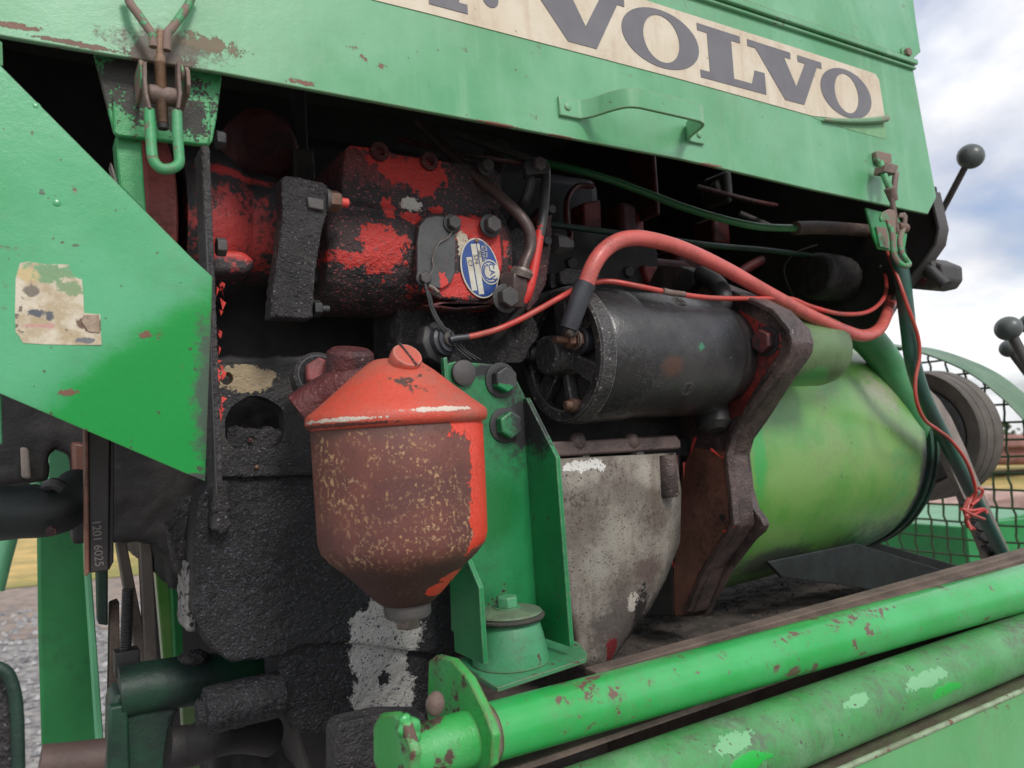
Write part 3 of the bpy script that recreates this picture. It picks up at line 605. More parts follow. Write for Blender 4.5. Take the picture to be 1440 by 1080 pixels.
MB().pY([(1233, 318), (1247, 320), (1252, 350), (1238, 347)], .5055, .0024).build('doubler_plate', M['latchg'], o, .0008)
# left latch bracket and its post
lb = thing('latch_bracket', 'green trapezoid bracket and post behind the left latch, worn to dark grime', 'bracket', P(235, 205, Y=.512))
MB().pY([(131.6, 74), (311.5, 102), (312, 110), (305, 165), (299, 198), (293, 205), (282, 204), (166, 192), (160, 186), (148, 140)], .514, .004).build('bracket_plate', M['bracketg'], lb, .001)
MB().pY([(158, 134), (162, 129), (205, 130), (296, 144), (297, 190), (293, 203), (282, 203), (166, 191), (160, 186)], .5105, .0032).build('doubler_plate', M['bracketg'], lb, .0012)
MB().pY([(162, 190), (199, 196), (203, 260), (206, 300), (168, 262)], .518, .02).build('post', M['bracketg'], lb, .0012)
MB().hexa(P(303, 196, Y=.522), X, .0065, .006).build('bolt', M['smooth_black'], lb, .0005)
o = tag(MB().pY([(155, 228), (158, 232), (166, 262), (163, 262)], .50, .012).build('sheet_sliver', M['grey'], bev=.0003), 'thin pointed sliver of bare grey sheet beside the green bracket post', 'metal strip')

# ================================================================== LEFT GUARD PANEL (sheet with an added crease)
gp = thing('guard_panel', 'large green pointed guard panel with a torn pale warning sticker', 'panel', P(150, 680, Y=.485))
A_, B_, C_, D_, E_, F_, G_ = [P(x, y, Y=.485) for x, y in ((-60, 32), (0, 93), (270, 364), (298, 389), (297, 677), (274, 668), (-60, 528))]
crA, crB = P(296, 400, Y=.485), P(-60, 645, Y=.485)
# crease added to split the reflection, right tip to lower left; lower facet leans in
fold = []
c1_ = P(292, 398, Y=.485); c2_ = P(30, 566, Y=.485)
def lean(p):
    d = (c2_-c1_).normalized(); n = V((-d.z, 0, d.x)); s_ = (p-c1_).dot(n)
    if s_ < 0: s_ = s_
    return V((p.x, p.y+abs(s_)*.16, p.z))
E2, F2 = lean(E_), lean(F_)
bm = bmesh.new(); vv = [bm.verts.new(p) for p in (A_, B_, C_, D_, E_, F_, G_)]; bm.faces.new(vv)
dcr = (c2_-c1_).normalized(); ncr = V((dcr.z, 0, -dcr.x))
if (E_-c1_).dot(ncr) < 0: ncr = -ncr
for k in range(-1, 10):
    bmesh.ops.bisect_plane(bm, geom=bm.verts[:]+bm.edges[:]+bm.faces[:], plane_co=c1_+ncr*(-.012+.003*k), plane_no=ncr)
for v in bm.verts:
    s_ = (v.co-c1_).dot(ncr)
    if s_ > -.012:
        u = min((s_+.012)/.024, 1); v.co.y += .17*(.012*u*u if u < 1 else .012+(s_-.012))*1.25
bm.verts.index_update()
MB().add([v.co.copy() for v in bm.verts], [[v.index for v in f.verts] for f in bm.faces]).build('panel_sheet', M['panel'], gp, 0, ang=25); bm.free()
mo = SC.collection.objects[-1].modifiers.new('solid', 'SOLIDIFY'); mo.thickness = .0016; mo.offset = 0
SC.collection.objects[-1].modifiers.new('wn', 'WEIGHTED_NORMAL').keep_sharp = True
for (x, y, r) in ((80, 286, 8), (50, 150, 7)):
    MB().ball(P(x, y, Y=.4853), r*mpp(P(x, y, Y=.485)), 16, .5, (0, 1, 0)).build('weld_bead', M['panel'], gp)
MB().tube([P(26, 250, Y=.4852), P(45, 262, Y=.4850), P(66, 280, Y=.4852), P(78, 285, Y=.485)], .0006, 8, 4).build('weld_bead', M['panel'], gp)
gs = NB('torn_sticker')
col = gs.mix(gs.step(gs.noise(50, 8, .7), .4, .6), C(206, 196, 176), C(176, 158, 128))
col = gs.mix(gs.step(gs.noise(160, 5, .7, off=2), .60, .66), col, C(104, 92, 80))
for c, q in ((C(86, 90, 96), (51, 441, .484, 10, 9)), (C(86, 90, 96), (70, 444, .484, 4, 9)), (C(190, 146, 136), (50, 458, .484, 15, 3)), (C(190, 146, 136), (71, 458, .484, 5, 4)), (C(120, 112, 100), (46, 410, .484, 8, 8)), (C(196, 176, 130), (40, 385, .484, 14, 10)),
            (C(110, 112, 116), (120, 479, .484, 10, 5)), (C(104, 84, 66), (126, 455, .484, 12, 13)), (C(110, 158, 118), (108, 380, .484, 46, 14)), (C(118, 152, 112), (78, 384, .484, 18, 16)), (C(128, 150, 112), (100, 404, .484, 14, 12))):
    f = gs.blob(BL(*q)[0], BL(*q)[1], .5, 70, 4); col = gs.mix(f, col, c)
gs.put(col, gs.b.inputs['Base Color']); gs.b.inputs['Roughness'].default_value = .6
bp = gs.n("ShaderNodeBump"); bp.inputs['Distance'].default_value = .0006; gs.put(gs.noise(120, 6, .7), bp.inputs['Height']); gs.t.links.new(bp.outputs[0], gs.b.inputs['Normal'])
MB().prism([P(x, y, Y=.4839) for x, y in ((28, 370), (40, 368), (60, 371), (97, 372), (101, 384), (108, 391), (115, 393), (117, 410), (118, 440), (126, 441), (141, 442), (142, 470), (143, 485), (100, 485), (60, 484), (32, 482), (28, 474), (22, 467), (21, 440), (22, 392))], (0, .0005, 0)).build('sticker', gs.m, gp)
MB().prism([P(x, y, Y=.4832) for x, y in ((119, 443), (139, 442), (141, 468), (124, 466), (115, 452))], (0, .0008, 0)).build('sticker_flap', paint('curled_sticker', C(170, 150, 130), C(120, 100, 80), .6, 0, 60, dirt=(C(80, 64, 52), .8, 80)), gp)
tag(MB().pY([(-40, 30), (3, 60), (4, 92), (-40, 90)], .492, .003).build('side_sheet', M['brightgreen']), 'narrow strip of green sheet at the left edge above the guard panel', 'panel')
tag(MB().pY([(-30, 540), (2, 556), (3, 624), (-30, 626)], .52, .02).build('frame_end', M['palegreen'], bev=.001), 'pale green frame end under the guard panel at the left edge', 'frame')

# ================================================================== DIVIDER PLATE (seen on edge)
dv = thing('divider_plate', 'black grimy divider plate seen edge-on right of the green guard panel', 'plate', P(300, 690, Y=.5))
zt, zb = P(292, 203, Y=.495).z, P(303, 688, Y=.495).z
xd = P(290, 450, Y=.495).x
MB().box((xd+.0038, .508, (zt+zb)/2), (.0050, .024, zt-zb)).build('plate', M['grime_plate'], dv, .0006, crust=(.0012, .0014, .004))
MB().box((xd+.0020, .497, (zt+zb)/2-.03), (.0014, .006, (zt-zb)*.75)).build('edge_trim', M['smooth_black'], dv, .0004)
rr = random.Random(3)
for i in range(22):
    y = rr.uniform(390, 580); p = P(306+rr.uniform(-1, 6), y, Y=.496); h = rr.uniform(.002, .007)
    MB().add([p, p+V((rr.uniform(.0005, .003), -.0005, -h*.3)), p+V((rr.uniform(-.001, .002), .001, -h)), p+V((.0006, .001, -h*.5))], [(0, 1, 2), (0, 2, 3), (0, 1, 3), (1, 2, 3)]).build('paint_flake', M['flake'], dv)
MB().hexa(P(304, 347, Y=.505), X, .0062, .006).build('bolt', M['greydark'], dv, .0004)

# ================================================================== ENGINE CORE (dark mass)
eng = thing('engine_block', 'black oily engine block filling the dark bay behind the red pump', 'engine', V((.40, .9, -.25)))
MB().box((.40, .93, .06), (.60, .40, .36)).build('block', M['deepblack'], eng, .01, crust=(.008, .010, .03))
MB().box((.42, .98, .30), (.62, .22, .14)).build('rocker_cover', M['deepblack'], eng, .02)
MB().box((.40, .90, .238), (.60, .26, .014)).build('head_gasket', M['redgrime'], eng, .003)
for i in range(6):
    xx = .16+i*.10
    MB().lathe((xx, .80, .10), (0, -.6, .8), [(.02, 0), (.022, .01), (.022, .05), (.012, .055), (.012, .09)], 18).build('injector_port', M['deepblack'], eng)
for (x, y, w, h, YY) in ((870, 325, 26, 34, .80), (965, 395, 60, 40, .80), (1000, 330, 26, 20, .84), (905, 250, 6, 60, .78), (1010, 268, 10, 22, .80)):
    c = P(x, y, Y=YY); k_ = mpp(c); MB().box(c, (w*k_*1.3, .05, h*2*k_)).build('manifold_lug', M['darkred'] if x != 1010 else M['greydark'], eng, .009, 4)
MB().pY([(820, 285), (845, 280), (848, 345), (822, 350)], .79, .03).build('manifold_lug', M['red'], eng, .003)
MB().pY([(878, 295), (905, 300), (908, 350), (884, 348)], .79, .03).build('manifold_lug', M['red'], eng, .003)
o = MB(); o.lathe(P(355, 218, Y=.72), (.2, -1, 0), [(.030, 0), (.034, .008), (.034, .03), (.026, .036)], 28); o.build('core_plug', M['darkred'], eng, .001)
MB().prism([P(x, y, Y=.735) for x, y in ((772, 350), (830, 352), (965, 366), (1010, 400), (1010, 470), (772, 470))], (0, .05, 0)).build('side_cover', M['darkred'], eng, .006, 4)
MB().pY([(905, 372), (955, 378), (962, 400), (948, 404), (912, 398)], .72, .02).build('cover_pad', M['red'], eng, .004, 3)
for (x, y) in ((800, 372), (880, 384), (985, 412)): MB().hexa(P(x, y, Y=.733), -YD, .008, .008).build('cover_bolt', M['smooth_black'], eng, .0006)
for k_, (xa, ya, xb, yb) in enumerate(((560, 196, 800, 236), (640, 188, 900, 262), (980, 262, 1180, 300), (1040, 300, 1200, 352))):
    MB().tube([P(xa, ya, Y=.80), P((xa+xb)/2, (ya+yb)/2+6, Y=.76), P(xb, yb, Y=.80)], .0035+.001*(k_ % 2), 10, 5).build('bay_pipe', M['greydark'] if k_ % 2 else M['redgrime'], eng)
for (x, y, r_) in ((1010, 266, .014), (1090, 330, .018), (700, 215, .016)):
    MB().lathe(P(x, y, Y=.80), (-.3, -1, .2), [(r_, -.03), (r_, .004), (r_*.8, .007), (r_*.8, .012), (r_*.5, .013)], 20).build('bay_fitting', M['greydark'], eng)
c = P(424, 240, Y=.70); MB().box(c, (.012, .012, .16)).build('stud', M['deepblack'], eng, .002)
c = P(424, 240, Y=.695); MB().box(c, (.02, .02, .035)).build('stud_nut', M['greydark'], eng, .002)

# timing cover between divider plate and pump flange, and the cylinder behind the latch
tcv = thing('timing_cover', 'red bulging timing cover streaked with black grime left of the pump', 'engine cover', P(335, 400, Y=.60))
zc_ = P(335, 312, Y=.62).z; xL = xd+.006
MB().lathe((xL, .640, zc_), X, [(.064, 0), (.066, .012), (.062, .03), (.054, .042), (.046, .050), (.045, .075)], 44).build('cover_barrel', M['pumpflange'], tcv)
MB().pY([(300, 236), (330, 234), (352, 242), (362, 262), (352, 290), (300, 292)], .605, .05).build('cover_boss', M['pumpflange'], tcv, .006, 4)
MB().pY([(300, 350), (345, 352), (362, 368), (352, 386), (300, 384)], .575, .05).build('cover_rib', M['pumpflange'], tcv, .005, 4)
o = tag(MB().lathe(V((P(196, 290, Y=.58).x, .640, P(240, 300, Y=.60).z)), X, [(.055, 0), (.064, .006), (.065, xd-P(196, 290, Y=.58).x-.002), (.060, xd-P(196, 290, Y=.58).x)], 48).build('oil_cooler', paint('faded_red', C(176, 92, 84), C(150, 80, 74), .55, 0, 14, dirt=(BLK, .5, 20), bump=.2, blobs=[(BLK, BL(275, 330, .6, 26, 90), -.7, 50, .6)])), 'faded brown-red cylinder showing behind the left latch loop', 'cylinder')

# ================================================================== PUMP DRIVE FLANGE
fb = thing('flange_block', 'crusted black pump flange block with a brass nut at its top right', 'flange', P(420, 450, Y=.56))
MB().prism([P(x, y, Y=.548) for x, y in ((396, 250), (402, 246), (455, 256), (462, 262), (460, 300), (452, 330), (444, 380), (440, 448), (380, 446), (384, 400), (392, 350), (398, 300))], (0, .018, 0)).build('block', M['grime'], fb, crust=(.0016, .0017, .005))
MB().box(P(440, 350, Y=.66), (.05, .10, .085)).build('inner_block', M['deepblack'], fb, .004)
c = P(456, 282, Y=.556); MB().lathe(c, X, [(.0092, 0), (.0092, .003)], 18).build('washer', M['greydark'], fb)
MB().hexa(c+X*.003, X, .0086, .009).build('nut', M['brass'], fb, .0005)
MB().cyl(c+X*.011, c+X*.019, .0036, n=14, ch=.0006).build('stud', M['flake'], fb)
c = P(440, 434, Y=.556); MB().hexa(c, X, .0066, .006).build('nut', M['smooth_black'], fb, .0004); MB().cyl(c+X*.005, c+X*.012, .003).build('stud', M['smooth_black'], fb)
MB().pY([(432, 276), (456, 280), (456, 296), (434, 292)], .545, .01).build('bright_corner', M['greydark'], fb, .001)

# ================================================================== INJECTION PUMP
pu = thing('injection_pump', 'red injection pump crusted black with blue oval plate and grey side cover', 'pump', P(600, 435, Y=.6))
zp = P(580, 350, Y=.60).z; xa_, xb_ = P(452, 350, Y=.60).x, P(706, 380, Y=.60).x
MB().lathe((xa_, .635, zp), X, [(.050, 0), (.054, .006), (.055, .02), (.0555, xb_-xa_-.03), (.054, xb_-xa_-.012), (.052, xb_-xa_-.002), (.046, xb_-xa_+.004), (.02, xb_-xa_+.008)], 56).build('body', M['pump'], pu, crust=(.0020, .0014, .012))
# governor housing above
MB().pY([(478, 290), (484, 212), (490, 203), (520, 206), (545, 212), (600, 222), (640, 228), (694, 236), (706, 246), (704, 300), (690, 312), (478, 300)], .592, .085).build('governor_housing', M['pump'], pu, crust=(.002, .0014, .012))
MB().pY([(470, 286), (560, 296), (640, 306), (700, 312), (700, 319), (640, 313), (560, 303), (470, 294)], .586, .03).build('parting_flange', M['pump'], pu, .001)
for q in ((535, 212), (605, 226)):
    c = P(*q, Y=.588)
    MB().lathe(c, YD, [(.0030, .004), (.0044, .0), (.0078, 0), (.0084, .003), (.0084, .02)], 24, closed_ends=False).build('lug', M['redgrime'], pu)
    MB().lathe(c+YD*.006, YD, [(.005, 0), (.005, .002)], 16).build('lug_bore', M['deepblack'], pu)
# rounded right flange of the pump
MB().lathe((xb_-.014, .632, zp), X, [(.050, 0), (.0575, .001), (.0575, .010), (.054, .013)], 48).build('end_flange', M['pump'], pu)
MB().pY([(596, 430), (620, 424), (690, 424), (712, 400), (712, 330), (700, 310), (706, 418), (690, 432), (640, 436)], .575, .02).build('lower_lip', M['redgrime'], pu, .002)
# mounting face that carries the cover and the plate
MB().pY([(586, 330), (592, 308), (608, 300), (650, 302), (690, 312), (704, 326), (708, 372), (700, 408), (672, 424), (620, 420), (592, 410), (586, 392)], .5735, .03).build('side_face', M['pump'], pu, .0025, 3)
MB().pY([(587, 340), (590, 318), (600, 306), (615, 303), (637, 306), (641, 312), (641, 352), (640, 385), (634, 398), (622, 406), (606, 404), (592, 402), (587, 394)], .5695, .0035).build('side_cover', M['cover'], pu, .001, 3)
bolts = [(635, 315, .5695, .0062), (595, 392, .5695, .0052), (689, 318, .569, .0078), (710, 420, .560, .0095), (682, 235, .585, .0062)]
for (x, y, YY, r) in bolts:
    c = P(x, y, Y=YY); MB().lathe(c, -YD, [(r*1.35, 0), (r*1.35, .0016), (r*1.2, .002)], 20).build('washer', M['smooth_black'], pu)
    MB().hexa(c-YD*.0018, -YD, r, r*.9).build('bolt', M['greydark'], pu, .0005)
# tag wire laid over the cover
def wv(l, Y0): return [P(x, y, Y=Y0) for x, y in l]
MB().tube(wv([(638, 322), (630, 334), (618, 341), (612, 352), (608, 364), (609, 376), (604, 388), (597, 394)], .5675), .0006, 6).build('seal_wire', M['steel'], pu)
# oval plate
pc = P(675, 377, Y=.5715); kk = mpp(pc); aw, ah = 27*kk*1.14, 43*kk
tilt = Matrix.Rotation(R_(-7), 3, 'Y')
def ov(w, h, yo, n=48): return [pc+tilt @ V((w*math.cos(2*math.pi*i/n), yo, h*math.sin(2*math.pi*i/n))) for i in range(n)]
pl = MB().prism(ov(aw, ah, 0), (0, .0010, 0)).build('name_plate', M['white'], pu, .0002)
pl['label'] = 'oval blue and white maker plate with columns of small text'
MB().prism(ov(aw*.93, ah*.95, -.0003), (0, .0003, 0)).build('blue_field', M['blue'], pl)
def pt(u, v, yo=-.0008): return pc+tilt @ V((u*aw, yo, v*ah))
def strip_field(u0, u1, v0, v1, mat=None, nm='text_field', yo=-.0006):
    MB().prism([pt(u0, v0, yo), pt(u1, v0, yo), pt(u1, v1, yo), pt(u0, v1, yo)], (0, .0002, 0)).build(nm, mat or M['white'], pl)
strip_field(-.64, -.36, -.72, .38); strip_field(-.30, -.02, -.86, .80); strip_field(.03, .16, -.2, .80)
# round emblem: ring with arc and letters
def arc(c, r0, r1, a0, a1, yo, mat, nm, n=24):
    vs = []; fs = []
    for i in range(n+1):
        a = a0+(a1-a0)*i/n
        for r in (r0, r1):
            for d in (yo, yo+.0003): vs.append(c+tilt @ V((r*math.cos(a), d, r*math.sin(a)*1.12)))
    for i in range(n):
        q = 4*i; fs += [(q, q+2, q+6, q+4), (q+1, q+5, q+7, q+3), (q, q+4, q+5, q+1), (q+2, q+3, q+7, q+6)]
    fs += [(0, 1, 3, 2), (4*n, 4*n+2, 4*n+3, 4*n+1)]
    MB().add(vs, fs).build(nm, mat, pl)
ec = pt(.48, -.16, 0)
MB().prism([ec+tilt @ V((.0098*math.cos(i*.2618), -.0007, .0112*math.sin(i*.2618))) for i in range(24)], (0, .0003, 0)).build('emblem_disc', M['white'], pl)
arc(ec, .0076, .0088, R_(40), R_(320), -.0009, M['blue'], 'emblem_ring')
arc(ec+tilt @ V((-.0008, 0, 0)), .0050, .0064, R_(90), R_(285), -.0009, M['blue'], 'emblem_arc')
def text(s, p, size, rotz, mat, parent, yo=0, name='lettering', ext=.0001):
    cu_ = bpy.data.curves.new('t', 'FONT'); cu_.body = s; cu_.size = size; cu_.extrude = ext; cu_.align_x = 'CENTER'; cu_.align_y = 'CENTER'
    to = bpy.data.objects.new('t', cu_); SC.collection.objects.link(to); dg = bpy.context.evaluated_depsgraph_get()
    me = bpy.data.meshes.new_from_object(to.evaluated_get(dg)); bpy.data.objects.remove(to)
    me.materials.clear(); me.materials.append(mat); me.name = name
    Rm = Matrix.Rotation(R_(90), 4, 'X'); Rr = Matrix.Rotation(rotz, 4, 'Y')
    b_ = V(parent['base']); me.transform(Matrix.Translation(V(p)-b_) @ Rr @ Rm)
    oo = bpy.data.objects.new(name, me); SC.collection.objects.link(oo); oo.parent = parent; oo['base'] = tuple(b_); return oo
text("CAV", ec+tilt @ V((.0018, -.0010, 0)), .0078, R_(83), M['blue'], pl, name='emblem_lettering')
text("ROTATION", pt(.27, .34, -.0010), .0040, R_(83), M['white'], pl)
text("TYPE No.", pt(.44, .56, -.0010), .0034, R_(83), M['white'], pl)
text("574", pt(-.16, .30, -.0010), .0058, R_(83), M['ink'], pl); text("C7", pt(-.5, .18, -.0010), .005, R_(83), M['ink'], pl)
text("501", pt(.095, .46, -.0010), .0042, R_(83), M['ink'], pl)
MB().lathe(pt(.05, .90, -.0004), -YD, [(.0022, 0), (.0018, .0009), (.0004, .0012)], 14).build('rivet', M['brass'], pl)
# threaded outlet block, nut and fuel pipe
MB().lathe(P(722, 412, Y=.565), (-.05, -.25, 1), [(.013, -.012), (.014, 0), (.0135, .012), (.0105, .018)], 6).build('outlet_nut', M['pipe'], pu, .001)
MB().lathe(P(733, 384, Y=.556), (.25, -.2, 1), [(.0095, -.004), (.0105, .001), (.009, .003), (.0088, .004)], 24).build('ferrule', M['steel'], pu)
MB().pY([(706, 330), (728, 318), (748, 330), (742, 400), (736, 450), (702, 460), (704, 400)], .585, .04).build('outlet_head', M['grime'], pu, crust=(.0022, .002, .01))

def pipe(label, pts, r, mat, name='fuel_pipe', cat='pipe', n=14, sub=7, group=None):
    q = [P(x, y, Y=Y_) for x, y, Y_ in pts]
    return tag(MB().tube(q, r, n, sub).build(name, mat), label, cat, group)
pipe('brown steel fuel pipe slanting down to the nut beside the oval plate', [(588, 172, .66), (605, 188, .645), (640, 222, .61), (700, 274, .575), (730, 302, .56), (744, 324, .556), (746, 348, .556), (738, 370, .556), (733, 386, .556)], .0052, M['pipe'])
cl = thing('pipe_clamp', 'small black clamp plate with one bolt holding two upright pipes', 'clamp', P(755, 245, Y=.57))
MB().pY([(737, 228), (740, 224), (768, 222), (775, 238), (772, 243), (742, 246)], .562, .006).build('clamp_plate', M['smooth_black'], cl, .001)
MB().hexa(P(757, 231, Y=.562), -YD, .0068, .0045).build('bolt', M['greydark'], cl, .0005)
MB().pY([(742, 240), (774, 239), (772, 246), (743, 248)], .57, .01).build('clamp_base', M['smooth_black'], cl, .001)
pipe('short grey-black pipe dropping left from the clamp plate', [(744, 240, .575), (745, 258, .575), (738, 282, .58), (726, 300, .60), (712, 330, .62)], .0045, M['smooth_black'])
dual = paint('black_red_pipe', C(60, 58, 58), C(44, 42, 42), .45, 0, 40, bump=.3, blobs=[(C(200, 50, 44), BL(750, 350, .55, 26, 52), .35, 60, .5), (C(200, 50, 44), BL(741, 400, .55, 14, 26), .35, 60, .5)])
pipe('pipe right of the clamp, black above and bright red below', [(767, 238, .568), (767, 258, .566), (764, 300, .562), (757, 340, .558), (750, 380, .556), (742, 412, .556), (728, 440, .565), (704, 468, .58), (692, 482, .59)], .0046, dual)
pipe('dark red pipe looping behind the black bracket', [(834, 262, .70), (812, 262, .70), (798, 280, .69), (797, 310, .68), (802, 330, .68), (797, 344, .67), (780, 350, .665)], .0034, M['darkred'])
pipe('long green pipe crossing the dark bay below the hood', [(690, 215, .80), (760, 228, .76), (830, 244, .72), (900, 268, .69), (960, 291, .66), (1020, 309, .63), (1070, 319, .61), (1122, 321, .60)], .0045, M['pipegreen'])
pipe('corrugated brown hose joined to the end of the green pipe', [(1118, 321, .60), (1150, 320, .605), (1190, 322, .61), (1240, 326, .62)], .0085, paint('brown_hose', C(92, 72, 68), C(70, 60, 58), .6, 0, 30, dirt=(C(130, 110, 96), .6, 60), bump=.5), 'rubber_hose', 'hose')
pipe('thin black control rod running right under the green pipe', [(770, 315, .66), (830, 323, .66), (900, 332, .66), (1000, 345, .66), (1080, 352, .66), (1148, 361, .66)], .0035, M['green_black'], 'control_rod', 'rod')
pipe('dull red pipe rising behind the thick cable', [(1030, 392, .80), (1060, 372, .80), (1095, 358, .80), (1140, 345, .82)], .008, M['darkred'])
pipe('thin grey wire drooping from the hose in the dark bay', [(1150, 344, .64), (1120, 355, .66), (1103, 375, .68), (1108, 400, .70), (1120, 425, .72), (1128, 432, .72)], .0012, M['greydark'], 'thin_wire', 'wire')
# upright black bracket right of the two pipes with fittings
ub = thing('upright_bracket', 'crusted black upright bracket with a red-stained edge beside the pipes', 'bracket', P(765, 430, Y=.59))
MB().pY([(757, 300), (770, 284), (776, 300), (775, 350), (768, 400), (755, 425), (742, 440), (738, 430), (750, 390), (756, 340)], .588, .02).build('bracket_web', M['redgrime'], ub, crust=(.0018, .0018, .006))
for (x, y) in ((772, 296), (766, 340)):
    MB().hexa(P(x, y, Y=.585), -YD, .005, .006).build('bolt', M['smooth_black'], ub, .0004)
MB().lathe(P(778, 342, Y=.60), (1, .1, 0), [(.010, 0), (.010, .014), (.007, .016), (.007, .022)], 6).build('pipe_union', M['greydark'], ub, .0005)
tag(MB().pY([(560, 430), (700, 440), (748, 430), (760, 470), (735, 510), (640, 520), (560, 500)], .615, .06).build('pump_bracket', M['grime'], crust=(.003, .004, .012)), 'black oily casting under the pump behind the glow plug terminal', 'bracket')

# ================================================================== SENDER (black terminal) and twisted wires
se = thing('oil_sender', 'round black sender with slotted terminal screw left of the green bracket', 'sender', P(612, 495, Y=.57))
ax = V((.35, -1, .12)).normalized(); c = P(604, 486, Y=.583)
MB().lathe(c, ax, [(.017, 0), (.0185, .004), (.0185, .010), (.014, .013)], 8).build('hex_body', M['smooth_black'], se, .0008)
MB().lathe(c+ax*.012, ax, [(.0125, 0), (.0125, .006), (.010, .0075), (.010, .010), (.0075, .0105)], 28).build('collar', M['sleeve'], se)
MB().lathe(c+ax*.021, ax, [(.006, 0), (.0064, .001), (.0064, .004), (.0056, .0048)], 24).build('screw', M['greydark'], se)
u_, w_ = ortho(ax); e = c+ax*.0262
MB().box(e, (.0016, .0012, .011), ax.to_track_quat('Y', 'Z').to_matrix()).build('screw_slot', M['deepblack'], se)
for i, dx in enumerate((0, 5, 9)):
    pipe(('twisted thin black lockwire hanging straightest from the pump cover', 'twisted lockwire strand curving middle-most over the black casting', 'lockwire strand swinging farthest right to the green bracket top')[i],
         [(597, 398, .565), (601+dx*.4, 415, .563), (607+dx*.5, 438, .562), (618+dx*.6, 458, .56), (632+dx, 476, .56), (645+dx, 492, .56), (662+dx*1.5, 506, .56)], .0009, M['smooth_black'], 'lock_wire', 'wire', 6, 8)
tag(MB().tube([P(603, 402, Y=.562), P(610, 406, Y=.561), P(617, 412, Y=.559)], .0018, 8).build('lead_seal', M['steel']), 'tiny pale lead seal on a wire below the grey pump cover', 'seal')

# ================================================================== FRONT PLATE with hexagonal window
fp = thing('front_engine_plate', 'black flat engine plate with rounded hexagonal window and tan scraped patch', 'plate', P(380, 660, Y=.60))
out = [(300, 512), (420, 512), (452, 520), (462, 560), (456, 600), (450, 662), (300, 662)]
hexw = [(326, 570), (350, 556), (372, 558), (398, 574), (401, 600), (396, 622), (384, 631), (352, 632), (326, 630), (317, 616), (316, 590)]
def plate_hole(mb, out, holes, Y, t, rim=None):
    bm = bmesh.new(); 
    loops = [out]+holes; edges = []
    for L in loops:
        vv = [bm.verts.new(P(x, y, Y=Y)) for x, y in L]; edges += [bm.edges.new((vv[i], vv[(i+1) % len(vv)])) for i in range(len(vv))]
    bmesh.ops.triangle_fill(bm, edges=edges, use_beauty=True, use_dissolve=False)
    r = bmesh.ops.extrude_face_region(bm, geom=bm.faces[:]+[])
    for g in r['geom']:
        if isinstance(g, bmesh.types.BMVert): g.co.y += t
    bm.verts.index_update(); mb.add([v.co.copy() for v in bm.verts], [[v.index for v in f.verts] for f in bm.faces]); bm.free(); return mb
hole2 = [(319+9.5*math.cos(a*.524), 532+9.5*math.sin(a*.524)) for a in range(12)]
def round_poly(pts, k=3, r=.28):
    out_ = []
    for i in range(len(pts)):
        a, b_, c_ = V((*pts[i-1], 0)), V((*pts[i], 0)), V((*pts[(i+1) % len(pts)], 0))
        p, q = b_.lerp(a, r), b_.lerp(c_, r)
        for t in range(k+1):
            f = t/k; w = p.lerp(b_, f).lerp(b_.lerp(q, f), f); out_.append((w.x, w.y))
    return out_
plate_hole(MB(), out, [round_poly(hexw), hole2], .595, .016).build('face_plate', M['grime_plate'], fp)
MB().pY([(300, 500), (470, 500), (470, 675), (300, 675)], .64, .02).build('back_wall', M['deepblack'], fp, crust=(.003, .006, .01))
MB().pY([(318, 604), (336, 600), (360, 604), (380, 600), (398, 606), (396, 640), (320, 640)], .60, .04).build('oil_sludge', M['grime'], fp, crust=(.0018, .006, .007))
MB().pY([(296, 656), (452, 654), (452, 668), (296, 672)], .580, .03).build('ledge', M['grime'], fp, crust=(.0016, .002, .006))
MB().ball(P(361, 657, Y=.579), .0018, 12, 1, (0, 0, 1)).build('stray_blob', M['brass'], fp)
MB().ball(P(352, 619, Y=.598), .0022, 7, .7, (0, 1, 0)).build('red_crumb', M['redgrime'], fp)

# ================================================================== SUMP / lower block with thick crust
su = thing('oil_sump', 'engine sump caked in thick black oily crust with a scraped bare-metal patch', 'sump', P(450, 1060, Y=.62))
def blobpoly(px, Y, t): return MB().pY(px, Y, t)
MB().pY([(330, 700), (640, 690), (640, 900), (420, 900), (340, 880)], .61, .24).build('sump_core', M['deepblack'], su)
blobpoly([(272, 758), (280, 700), (304, 668), (640, 660), (640, 925), (500, 905), (425, 908), (392, 924), (325, 932), (296, 912), (271, 860)], .585, .035).build('upper_sump', M['grime_patch'], su, crust=(.0020, .0017, .0045))
blobpoly([(385, 880), (640, 850), (640, 1010), (590, 1010), (545, 1000), (520, 1020), (470, 1035), (420, 1030), (400, 990)], .592, .05).build('lower_sump', M['grime_patch'], su, crust=(.0020, .0019, .0045))
_d = P(330, 990, Y=.60)
MB().lathe((P(288, 998, Y=.60).x, .60, _d.z), X, [(.0155, 0), (.0165, .002), (.0165, .055)], 28).lathe((P(276, 1000, Y=.60).x, .60, _d.z-.001), X, [(.0100, 0), (.0105, .006)], 6).build('drain_boss', M['grime_patch'], su, crust=(.0014, .0022, .004))
MB().pY([(262, 792), (274, 790), (276, 890), (262, 888)], .60, .04).build('flaked_edge', paint('flaked_grey_edge', C(150, 148, 146), C(120, 118, 116), .6, 0, 60, dirt=(BLK, .9, 60), specks=(BLK, .58, 160), bump=1), su, crust=(.0018, .003, .006))
MB().pY([(300, 680), (322, 676), (326, 740), (312, 752), (298, 744)], .572, .03).build('corner_boss', M['grime'], su, crust=(.0018, .003, .008))
tag(MB().pY([(410, 1020), (470, 1030), (530, 1000), (620, 1000), (640, 1100), (440, 1110)], .66, .1).build('sump_bracket', M['greydark'], bev=.004), 'plain grey-brown sloping bracket below the crusted sump', 'bracket')
